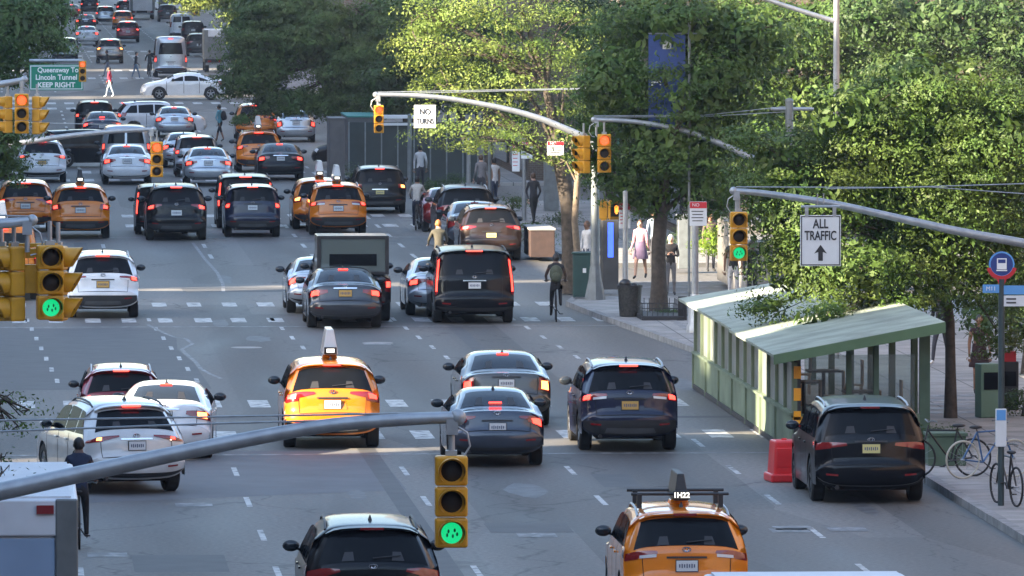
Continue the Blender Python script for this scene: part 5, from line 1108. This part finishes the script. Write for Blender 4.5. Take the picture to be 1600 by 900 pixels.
# ================================================================ PEOPLE
SK = {}
def clothm(c, r=.85): return mat('cloth', c, r, noise=.18, nscale=8)
SKIN = [mat('skin_light', (.50, .30, .22), .55), mat('skin_brown', (.20, .11, .07), .55), mat('skin_dark', (.09, .05, .035), .55)]
HAIR = {'black': mat('hair_black', (.012, .010, .010), .6), 'grey': mat('hair_grey', (.45, .43, .41), .7), 'brown': mat('hair_brown', (.08, .04, .02), .6), 'auburn': mat('hair_auburn', (.30, .11, .03), .6)}
CL = {}
def cm(c):
    if c not in CL: CL[c] = clothm(c)
    return CL[c]
def person(loc, rz, label, shirt, legs, hair='black', skin=0, pose='walk', h=1.72, sleeves=True, shorts=False, dress=None, shoes=(.02, .02, .02), ph=1, extra=None, group='people on the avenue'):
    """a single skinned body facing +Y; pose walk / stand / cycle / look_down"""
    s = h/1.75; V = []; E = []; RD = []; TG = []
    def v(p, r, t, par=None):
        V.append(Vector(p)*s); r = r if hasattr(r, '__len__') else (r, r); RD.append((r[0]*s, r[1]*s)); TG.append(t)
        if par is not None: E.append((par, len(V)-1))
        return len(V)-1
    lean = .42 if pose == 'cycle' else .06 if pose == 'walk' else 0
    zp = .98 if pose == 'cycle' else .93
    pel = v((0, 0, zp), (.135, .105), 'L'); def_y = lambda z: lean*(z-zp)*.9
    wa = v((0, def_y(1.10), 1.10), (.125, .095), 'S', pel); ch = v((0, def_y(1.30), 1.30), (.155, .105), 'S', wa); up = v((0, def_y(1.43), 1.42), (.13, .085), 'S', ch)
    nk = v((0, def_y(1.5), 1.51), .052, 'K', up); hd = v((0, def_y(1.5)+.03, 1.60), (.078, .09), 'K', nk); ht = v((0, def_y(1.5)+.025, 1.70), (.070, .082), 'K', hd)
    yb = def_y(1.43); hands = []
    for sg in (-1, 1):
        sh = v((sg*.165, yb, 1.42), .058, 'S', up); sw = (.16*sg*ph if pose == 'walk' else 0)
        if pose == 'cycle': el = v((sg*.26, yb+.12, 1.18), .042, 'A', sh); wr = v((sg*.24, .52, 1.07), .028, 'A', el); hp = (sg*.245, .60, 1.04)
        elif pose == 'phone': el = v((sg*.22, .0, 1.13), .042, 'A', sh); wr = v((sg*.08, .20, 1.18), .027, 'A', el); hp = (sg*.05, .26, 1.22)
        else: el = v((sg*.225, yb-sw*.5, 1.14), .042, 'A', sh); wr = v((sg*.235, yb+sw*.9+.04, .90), .027, 'A', el); hp = (sg*.235, yb+sw*1.1+.05, .81)
        pm_ = v(hp, (.036, .020), 'H', wr); hands.append((Vector(hp)*s, (Vector(hp)-V[wr]/s).normalized(), sg))
    for sg in (-1, 1):
        f = .24*sg*ph if pose == 'walk' else .03*sg
        hj = v((sg*.085, 0, zp-.08), .085, 'L', pel)
        if pose == 'cycle':
            up_ = sg*ph > 0; kn = v((sg*.11, .40 if up_ else .26, .86 if up_ else .60), .062, 'L', hj); an = v((sg*.12, .26 if up_ else .30, .46 if up_ else .20), .040, 'F', kn); to = v((sg*.13, .40 if up_ else .44, .41 if up_ else .15), .036, 'T', an)
        else:
            kn = v((sg*.095, f*.55+.03, .50), .058, 'L', hj); an = v((sg*.10, f, .09+max(0, -f)*.25), .040, 'F', kn); to = v((sg*.115, f+.15, .04), .034, 'T', an)
    if dress:
        pass
    me = bpy.data.meshes.new('person'); me.from_pydata(V, E, []); o = bpy.data.objects.new('tmp', me); COL.objects.link(o)
    md = o.modifiers.new('s', 'SKIN'); md.use_smooth_shade = True
    for i, sv in enumerate(me.skin_vertices[0].data): sv.radius = RD[i]; sv.use_root = (i == 0)
    o.modifiers.new('u', 'SUBSURF').levels = 1
    dg = bpy.context.evaluated_depsgraph_get(); nm = bpy.data.meshes.new_from_object(o.evaluated_get(dg)); bpy.data.objects.remove(o)
    mats_ = {'K': SKIN[skin], 'H': SKIN[skin], 'S': cm(shirt), 'A': cm(shirt) if sleeves else SKIN[skin], 'L': cm(legs), 'F': SKIN[skin] if shorts else cm(legs), 'T': cm(shoes)}
    ml = []; nm.materials.clear(); idx = {}
    for k_, m_ in mats_.items():
        if m_ not in ml: ml.append(m_); nm.materials.append(m_)
        idx[k_] = ml.index(m_)
    for p in nm.polygons:
        c = p.center; best = 9; bt = 'S'
        for a, b_ in E:
            A_, B_ = V[a], V[b_]; d = B_-A_; t = max(0, min(1, (c-A_).dot(d)/d.length_squared)); dist = (A_+d*t-c).length
            if dist < best: best = dist; bt = TG[b_] if t > .12 or TG[b_] in 'ST' else TG[a]
        if bt == 'L' and c.z > (zp+.02)*s: bt = 'S'
        p.material_index = idx[bt]; p.use_smooth = True
    # head shape, nose, ears, hands with fingers belong to the one body mesh
    bm = bmesh.new(); bm.from_mesh(nm)
    ex = MB(); hc = Vector((0, (def_y(1.5)+.03), 1.625))*s
    ex.ell(hc, (.078*s, .095*s, .115*s), 14, 10); ex.ell(hc+Vector((0, .098, -.01))*s, (.014*s, .02*s, .028*s), 6, 5)
    for sg in (-1, 1): ex.ell(hc+Vector((sg*.080, -.005, 0))*s, (.014*s, .02*s, .03*s), 6, 5)
    for hpz, d, sg in hands:
        side = Vector((0, 0, 1)).cross(d); side = side.normalized() if side.length > .1 else Vector((0, 1, 0))
        for q, (o_, ln) in enumerate(((-.026, .062), (-.009, .075), (.009, .078), (.026, .068))):
            a = hpz+side*o_*s+d*.025*s; m1 = a+d*ln*.55*s; e = m1+(d*.7+Vector((-sg*.5, 0, -.2)))*ln*.5*s; ex.tube([a, m1, e], [.0095*s, .0085*s, .007*s], 5)
        a = hpz-side*.03*s; m1 = a+(d*.5-side*.8)*.035*s; ex.tube([a, m1, m1+d*.03*s], [.011*s, .010*s, .008*s], 5)
    n0 = len(bm.verts); vs = [bm.verts.new(p) for p in ex.v]
    for f in ex.f:
        try: ff = bm.faces.new([vs[i] for i in f]); ff.material_index = idx['K']; ff.smooth = True
        except ValueError: pass
    bm.to_mesh(nm); bm.free()
    root = empty('person', loc, R(rz), label, 'person', group); nm.name = 'body'; bo = bpy.data.objects.new('body', nm); link(bo, root)
    hr = MB(); hr.ell(hc+Vector((0, -.018, .022))*s, (.088*s, .100*s, .112*s), 14, 10)
    hv = [p for p in hr.v]; hr.f = [f for f in hr.f if not all(hv[i][1] > hc.y+.045*s and hv[i][2] < hc.z+.06*s for i in f) and not all(hv[i][2] < hc.z-.06*s for i in f)]; hr.m = [0]*len(hr.f)
    hr.build('hair', HAIR[hair], root, 80)
    ey = MB(); 
    for sg in (-1, 1): ey.ell(hc+Vector((sg*.030, .086, .006))*s, (.012*s, .008*s, .008*s), 6, 4)
    ey.ell(hc+Vector((0, .088, -.052))*s, (.024*s, .006*s, .006*s), 6, 4); ey.build('face_features', HAIR['brown'], root, 60)
    if dress:
        d = MB(); d.lathe([(.15*s, 1.12*s), (.17*s, .95*s), (.24*s, .62*s), (.23*s, .60*s)], (0, 0, 0), 16); v_ = [(x, y*.75, z) for x, y, z in d.v]; d.v = v_; d.build('skirt', cm(dress), root, 60)
    if extra == 'backpack' or extra == 'backpack_olive':
        b = MB(); b.ell((0, -.20*s+def_y(1.25)*s, 1.24*s), (.17*s, .12*s, .23*s), 14, 10); b.ell((0, -.30*s+def_y(1.2)*s, 1.16*s), (.12*s, .06*s, .12*s)); tag(b.build('backpack', cm((.06, .07, .045) if 'olive' in extra else (.02, .02, .025)), loc=loc), ('olive' if 'olive' in extra else 'dark')+' rounded backpack worn by '+('the black clad cyclist' if 'olive' in extra else 'the person at the kerb'), 'backpack').rotation_euler = (0, 0, R(rz))
    if extra == 'bag':
        b = MB(); b.ell((.30*s, .05, .82*s), (.13*s, .16*s, .15*s), 12, 8); b.tube([(.28*s, .0, .95*s), (.22*s, -.02, 1.42*s)], .012, 5); o = b.build('handbag', cm((.02, .02, .022)), smooth=60, loc=loc); o.rotation_euler = (0, 0, R(rz)); tag(o, 'black handbag carried by the '+('woman in a black jacket' if 'jacket' in label else 'walker in a red top'), 'handbag')
    return root
def on(px, py, z=.13): return G(px, py, z)
# riders
def rider(px, py, rz, blabel, plabel, k=1.0, bm_='bike_k', **kw):
    g = G(px, py); bicycle(g, rz, blabel, bm_, k=k, group='bicycles being ridden'); off = Matrix.Rotation(R(rz), 3, 'Z') @ Vector((0, .24, 0)); person(Vector(g)+off, rz, plabel, pose='cycle', **kw)
rider(124, 858, 0, 'bicycle under the rider in the dark navy shirt at the lower left', 'cyclist in a dark navy t-shirt and dark trousers riding away at lower left', shirt=(.010, .018, .045), legs=(.015, .016, .020), skin=2, sleeves=False, shoes=(.6, .6, .6), ph=-1, h=1.80)
rider(869, 503, -3, 'black bicycle of the rider carrying the olive backpack', 'cyclist in black with an olive pack beside the kerb', shirt=(.012, .012, .014), legs=(.015, .015, .018), skin=2, sleeves=False, extra='backpack_olive', h=1.72)
rider(650, 360, -8, 'bicycle ridden beside the parked cars near the big black suv', 'cyclist in a pale shirt and navy trousers by the parked red car', shirt=(.42, .40, .37), legs=(.02, .03, .06), skin=1, h=1.76)
rider(688, 442, 4, 'bicycle half hidden by the big black suv with tall tail lights', 'rider with auburn hair and an olive jacket behind the big black suv', shirt=(.055, .05, .035), legs=(.03, .03, .035), hair='auburn', h=1.76)
rider(235, 120, 5, 'far bicycle beside the pale grey passenger van', 'far rider in black left of the pale grey van', shirt=(.02, .02, .02), legs=(.03, .03, .04), h=1.7)
# walkers
person(G(172, 152), 80, 'walker in a red top and pale jeans crossing at the far zebra', (.50, .03, .06), (.30, .36, .42), h=1.72, skin=1, extra='bag', shoes=(.6, .6, .6))
person(G(168, 120), 100, 'walker in a black top behind the one in red', (.02, .02, .022), (.10, .13, .18), h=1.7, skin=1, ph=-1)
person(G(212, 124), -80, 'walker in a dark jacket and blue jeans in the far crossing', (.02, .025, .03), (.10, .16, .24), h=1.72, ph=1, shoes=(.5, .5, .5))
person(G(344, 222), 60, 'walker in a pale blue top at the edge of the dark tree', (.10, .26, .32), (.02, .02, .025), h=1.7, skin=1, extra='backpack', shorts=True)
person(on(1001, 436), 160, 'woman in a pink cardigan and patterned skirt on the sunlit pavement', (.62, .33, .38), (.42, .24, .18), 'brown', 0, 'walk', 1.66, dress=(.17, .12, .20), shorts=True)
person(on(1048, 462), 178, 'grey haired woman in a black jacket looking down at her hands', (.015, .015, .018), (.14, .14, .15), 'grey', 0, 'phone', 1.64, extra='bag')
person(on(1146, 472), 170, 'person in pale trousers under the green lit signal', (.02, .022, .025), (.50, .50, .52), 'black', 1, 'stand', 1.75, sleeves=False, shoes=(.6, .6, .6))
person(on(1175, 480), 200, 'person in dark clothes next to the one in pale trousers', (.02, .02, .02), (.02, .02, .025), 'black', 2, 'stand', 1.75)
person(on(918, 440), 130, 'person in a white shirt behind the green cabinet', (.55, .55, .57), (.05, .06, .09), 'brown', 1, 'stand', 1.7)
person(on(1022, 420), 200, 'person in a pale blue top behind the straight trunk', (.30, .36, .42), (.05, .05, .06), 'brown', 0, 'stand', 1.7)
person(on(834, 352), 20, 'walker in a dark coat by the planter under the lit crown', (.03, .03, .035), (.02, .02, .02), 'brown', 0, 'walk', 1.72)
person(on(772, 325), 30, 'person in a white t-shirt behind the parked suvs', (.60, .60, .62), (.04, .05, .08), 'black', 1, 'stand', 1.75, sleeves=False)
person(on(752, 318), 10, 'walker in a grey top left of the one in white', (.20, .19, .20), (.04, .04, .05), 'brown', 0, 'walk', 1.72, ph=-1)
person(on(657, 300), 0, 'walker in a pale top in front of the dark hoarding', (.45, .46, .48), (.03, .03, .04), 'black', 1, 'walk', 1.72)
person(on(1530, 616), 185, 'woman in a dark dress standing on the pavement behind the shed', (.030, .012, .016), (.30, .17, .12), 'black', 1, 'stand', 1.70, dress=(.03, .012, .016), shorts=True, sleeves=False)
person(on(1470, 570), 150, 'person in a black top with white shoes in the shade of the tree', (.02, .02, .022), (.03, .03, .04), 'black', 1, 'walk', 1.72, shoes=(.6, .6, .6))
person(on(1110, 425), 190, 'person standing in the shade near the stone planter', (.10, .07, .06), (.05, .05, .06), 'brown', 1, 'stand', 1.7)

# ================================================================ VEHICLES
# nearest
car('round_suv', 'black', 584, 1003, 'black suv with a pale sky reflection on its roof at the bottom edge', 'suv', brake=False)
car('rav', 'taxi', 1074, 972, 'yellow taxi with roof rack and dark advert board at the bottom right', topper='dark', rack=True, brake=False)
car('lexus', 'offwhite', 216, 769, 'pearl white suv swerving across its lane beside the navy shirted cyclist', 'suv', yaw=12, k=.98, turn='left')
car('sedan', 'white', 256, 716, 'white sedan half hidden behind the pearl white suv', 'sedan', yaw=-3, turn='right', k=.98)
car('crossover', 'red', 190, 692, 'dark red suv ahead of the white sedan on the left', 'suv', k=.90)
car('rav_old', 'taxi2', 520, 699, 'yellow taxi with a pale advert board in the middle of the near block', topper='pale', k=1.02)
car('sedan_fast', 'bluegrey', 778, 727, 'blue grey sedan right behind the near hanging traffic light', 'sedan', brake=True)
car('sedan_boxy', 'grey2', 792, 665, 'grey brown sedan just ahead of the blue grey one', 'sedan', turn='right')
car('rav', 'navy', 985, 703, 'dark navy suv alone in the right lane of the near block', 'suv', plate='plate_y', k=1.03)
car('luxury_suv', 'black', 1362, 783, 'shiny black suv parked at the kerb behind the red barrier', 'suv', group='cars parked along the kerb', brake=False, plate='plate_nj', k=1.0)
# stop line row
car('sedan', 'grey', 540, 512, 'dark grey sedan with an orange plate at the far zebra', 'sedan', plate='plate_y', k=1.02)
car('sedan_fast', 'silver', 503, 489, 'silver sedan half hidden left of the dark grey one', 'sedan')
car('pickup', 'charcoal', 552, 502, 'dark pickup truck with a tall glazed grey camper shell', 'pickup truck', plate='plate_w')
car('full_suv', 'black', 742, 504, 'huge black suv with tall vertical red tail lights', 'suv', k=1.0)
car('sedan', 'silver', 692, 492, 'silver blue sedan tucked left of the huge black suv', 'sedan')
car('rav', 'white', 161, 496, 'white suv with an orange plate beside the left signal cluster', 'suv', plate='plate_y', k=1.0)
car('van_low', 'taxi2', 4, 468, 'yellow taxi van behind the left cluster of signals', topper='pale')
# second row
car('escape', 'taxi2', 126, 372, 'yellow taxi with a dark advert board right of the leftmost taxi', topper='dark', k=1.02)
car('rav_old', 'taxi2', 40, 362, 'yellow taxi nearest the left edge in the second row', k=1.0)
car('crossover', 'black', 276, 375, 'black suv with a square plate in the second row', 'suv', k=1.06)
car('full_suv', 'charcoal', 253, 366, 'dark grey suv peeking out left of the black one', 'suv', k=.84)
car('jeep', 'navy', 395, 370, 'small blue black boxy suv in front of a taller dark one', 'suv', k=.98)
car('full_suv', 'black', 384, 356, 'tall dark suv with a wide brake strip behind the small boxy suv', 'suv', k=.92)
car('rav', 'taxi2', 529, 367, 'orange taxi in front of the big black suv with amber lamps', topper='pale')
car('rav_old', 'taxi2', 502, 358, 'orange taxi half hidden left of the one with a plate', topper='pale', turn='left')
car('explorer', 'black', 594, 333, 'large black suv with amber lit lamps and a yellow plate', 'suv', plate='plate_nj', turn='both', k=.92)
# cars parked in a column on the right
pk = 'cars parked along the kerb'
car('round_suv', 'brown', 768, 406, 'brown suv with a yellow plate nearest in the parked column', 'suv', plate='plate_nj', group=pk, k=.95)
car('sedan_boxy', 'bluegrey', 746, 390, 'blue grey car ahead of the parked brown suv', 'sedan', group=pk, brake=False)
car('crossover', 'charcoal', 730, 376, 'dark suv with a pale roof in the middle of the parked column', 'suv', group=pk, brake=False, k=1.05)
car('sedan_fast', 'red', 704, 362, 'dark red car farthest in the parked column', 'sedan', group=pk, brake=False)
# third row
car('round_suv', 'white', 66, 285, 'white suv against the dark crown on the left edge', 'suv', plate='plate_y', k=.96)
car('sedan', 'white', 199, 288, 'white sedan in front of the pale cargo van', 'sedan', k=1.03)
car('van_low', 'silver', 197, 277, 'pale grey cargo van with two rear windows behind the white sedan', 'van', k=1.0)
car('sedan', 'silver', 326, 290, 'silver blue sedan right of the hanging red signal', 'sedan', k=1.0)
car('jeep', 'silver', 308, 276, 'silver suv just ahead of the silver blue sedan', 'suv', k=.95)
car('sedan_fast', 'silver', 288, 262, 'pale silver car farther ahead left of the silver suv', 'sedan')
car('sedan', 'charcoal', 439, 282, 'dark sedan with a pale plate beside the far taxi', 'sedan', k=.99)
car('crossover', 'taxi', 405, 269, 'yellow taxi left of the dark sedan in the third row', topper='pale')
car('full_suv', 'black', 66, 262, 'long black suv turning across the avenue', 'suv', yaw=-82, brake=False, k=.80, group='cars crossing the avenue')
car('sedan_fast', 'black', 664, 262, 'black car nosing out from behind the tall grey booth', 'sedan', yaw=86, brake=False, k=1.0, group='cars crossing the avenue')
# crossing behind
car('crossover', 'white', 177, 212, 'white hatchback seen side on in the crossing', 'hatchback', yaw=-84, brake=True, k=.95, group='cars crossing the avenue')
car('sedan', 'silver', 273, 215, 'silver sedan right in front of the white hatchback', 'sedan', k=.98)
car('sedan_fast', 'navy', 160, 224, 'dark blue sedan with a tall roof reflection at left', 'sedan')
car('jeep', 'charcoal', 148, 214, 'dark suv behind the dark blue sedan', 'suv', k=.98)
car('rav_old', 'taxi2', 400, 219, 'orange taxi under the low boughs of the wide dark tree')
car('sedan_boxy', 'silver', 463, 222, 'silver grey sedan under the wide dark tree', 'sedan', k=.97)
car('sedan_fast', 'white', 357, 156, 'white sedan crossing sideways in the far junction', 'sedan', yaw=90, brake=False, k=1.06, group='cars crossing the avenue')
car('van', 'silver', 267, 121, 'pale grey high roofed passenger van in the far block', 'van', k=1.02)
car('crossover', 'beige', 172, 99, 'beige suv in front of the far walkers', 'suv', k=1.02, turn='both')
car('jeep', 'mint', 102, 97, 'pale green suv beside the dark crown at upper left', 'suv', brake=False)
car('sedan', 'white', 136, 70, 'white sedan in the far left lane', 'sedan', k=1.02)
car('crossover', 'red', 200, 66, 'dark red suv with bright lamps near the top', 'suv', k=1.02)
car('crossover', 'charcoal', 311, 88, 'dark suv parked beyond the passenger van', 'suv', group=pk, brake=False)
car('van_low', 'white', 284, 60, 'white van by the right kerb near the top', 'van', group=pk, brake=False)
car('jeep', 'black', 302, 66, 'black car just right of the white van near the top', 'suv', group=pk, brake=False)
car('rav', 'taxi', 192, 46, 'yellow taxi ahead of the far dark red suv')
car('jeep', 'silver', 165, 38, 'pale car ahead of the yellow taxi near the top', 'suv')
car('sedan', 'charcoal', 134, 48, 'grey sedan ahead of the far white sedan', 'sedan')
car('jeep', 'black', 140, 22, 'black suv with glaring red lamps at the top edge', 'suv')
car('crossover', 'charcoal', 196, 26, 'dark suv with a bright roof at the very top', 'suv')
car('jeep', 'black', 225, 20, 'dark suv right of the ones at the very top', 'suv', brake=False)
car('crossover', 'black', 262, 34, 'black suv before the bridge pier at the top', 'suv', brake=False, group=pk)
car('sedan', 'red', 112, 30, 'dark red sedan at the top left edge of the lanes', 'sedan')
drop_protos()
# trucks
M['truckw'] = mat('truck_white', (.55, .57, .60), .5, noise=.12, nscale=1.5); M['truck_blue'] = mat('truck_door', (.22, .30, .42), .45, noise=.1, nscale=1.2); M['truckpost'] = mat('truck_frame', (.15, .16, .16), .5, .3, noise=.2)
def box_truck(px_r, Y, W_, H_, L_, label, colr='truckw', door='truck_blue', left=None, marker=False, zb=.85, rz=0):
    """px_r: pixel x of the right edge of the rear face at distance Y"""
    p = at(px_r, 500, Y); r = empty('box_truck', (p.x-W_/2, Y, 0), R(rz), label, 'truck', 'trucks and box vans'); b = MB(); b.box((0, L_/2, (zb+H_)/2), (W_, L_, H_-zb)); body = b.build('cargo_box', M[colr], r, bevel=.04)
    b = MB(); b.box((0, L_/2, H_+.01), (W_-.16, L_-.16, .03)); b.build('roof_panel', M['sign_w'], body)
    for sg in (-1, 1): b = MB(); b.box((sg*(W_/2-.13), -.03, (zb+H_)/2), (.26, .08, H_-zb)); b.build('corner_post', M['truckpost'], body, bevel=.02)
    b = MB(); b.box((0, -.02, H_-.22), (W_-.5, .07, .42)); b.build('header', M['truckw'], body, bevel=.02)
    d = MB()
    for k_ in range(4): d.box((0, -.015, zb+(H_-.45-zb)*(k_+.5)/4), (W_-.54, .05, (H_-.45-zb)/4-.015))
    d.build('roller_door', M[door], body, bevel=.006)
    if marker: 
        for x_ in (W_/2-.38, 0): b = MB(); b.box((x_, -.075, H_-.12), (.20, .04, .10)); b.build('marker_lamp', M['lens'], body)
    b = MB(); b.box((0, L_/2, zb-.16), (.9, L_, .3)); b.build('chassis', M['under'], r); b = MB(); b.box((0, -.02, .55), (W_-.2, .12, .16)); b.build('rear_bumper', M['steel_dark'], r)
    c = MB(); c.add([(-W_*.44, L_+.1, .55), (W_*.44, L_+.1, .55), (W_*.44, L_+1.9, .55), (-W_*.44, L_+1.9, .55), (-W_*.42, L_+.1, 2.3), (W_*.42, L_+.1, 2.3), (W_*.42, L_+.9, 2.25), (-W_*.42, L_+.9, 2.25), (W_*.43, L_+1.5, 1.5), (-W_*.43, L_+1.5, 1.5), (W_*.44, L_+1.95, 1.2), (-W_*.44, L_+1.95, 1.2)],
        [(0, 1, 2, 3), (4, 5, 6, 7), (7, 6, 8, 9), (9, 8, 10, 11), (11, 10, 2, 3), (0, 1, 5, 4), (1, 2, 10, 8, 6, 5), (0, 4, 7, 9, 11, 3)]); c.build('cab', M[colr], r, bevel=.05)
    for y in (1.1, L_+.7):
        for sg in (-1, 1): wheel(.42, .28, sg*(W_/2-.2), y, sg, r)
    for sg in (-1, 1):
        b = MB(); b.box((sg*(W_/2-.35), -.09, .72), (.22, .04, .12)); b.build('taillight', M['lens'], r)
        b = MB(); b.box((sg*(W_/2+.15), L_+1.3, 1.8), (.16, .06, .34)); b.build('mirror', M['black'], r, bevel=.01)
    return r
box_truck(121, 96.5, 2.45, 3.6, 6.2, 'white box truck at the lower left edge with a pale blue rear door', marker=True)
box_truck(1478, 84.5, 2.15, 3.33, 4.0, 'white roofed van whose top just shows at the bottom right edge', zb=.6)
box_truck(243, F/(G(228, 30).y and (30+137)/10.4), 2.4, 3.6, 7, 'big white box truck at the top behind the dark cars', door='truckw')
box_truck(352, G(350, 113).y, 1.35, 2.75, 5, 'grey box truck parked at the right kerb of the far block', colr='truckpost', door='truckpost')
# overhead structure at the far end: dark bridge span and its pier
g = G(250, 28); r = empty('rail_bridge', (0, g.y+8, 0), 0, 'dark bridge across the avenue at the very top with a pale pier', 'bridge'); b = MB(); b.box((6, 4, 6.2), (44, 8, 1.6)); b.build('deck', M['under'], r); 
for X in (at(250, 20, g.y).x+.5, 19.5, -6): b = MB(); b.box((X, 2, 2.7), (.9, 1.2, 5.4)); b.build('pier', M['stone'], r)
hz = MB(); hz.box((200, 700, 29), (900, 1620, 64)); ho = hz.build('haze', None); ho.data.materials.clear()
hm = bpy.data.materials.new('haze'); hm.use_nodes = True; hn = hm.node_tree; hn.nodes.remove(hn.nodes['Principled BSDF']); pv = hn.nodes.new('ShaderNodeVolumePrincipled'); pv.inputs['Density'].default_value = .00011; pv.inputs['Color'].default_value = (.85, .9, 1, 1)
hn.links.new(pv.outputs[0], hn.nodes['Material Output'].inputs['Volume']); ho.data.materials.append(hm); tag(ho, kind='stuff')
print('LEAVES', NL, 'OBJ', len(bpy.data.objects))
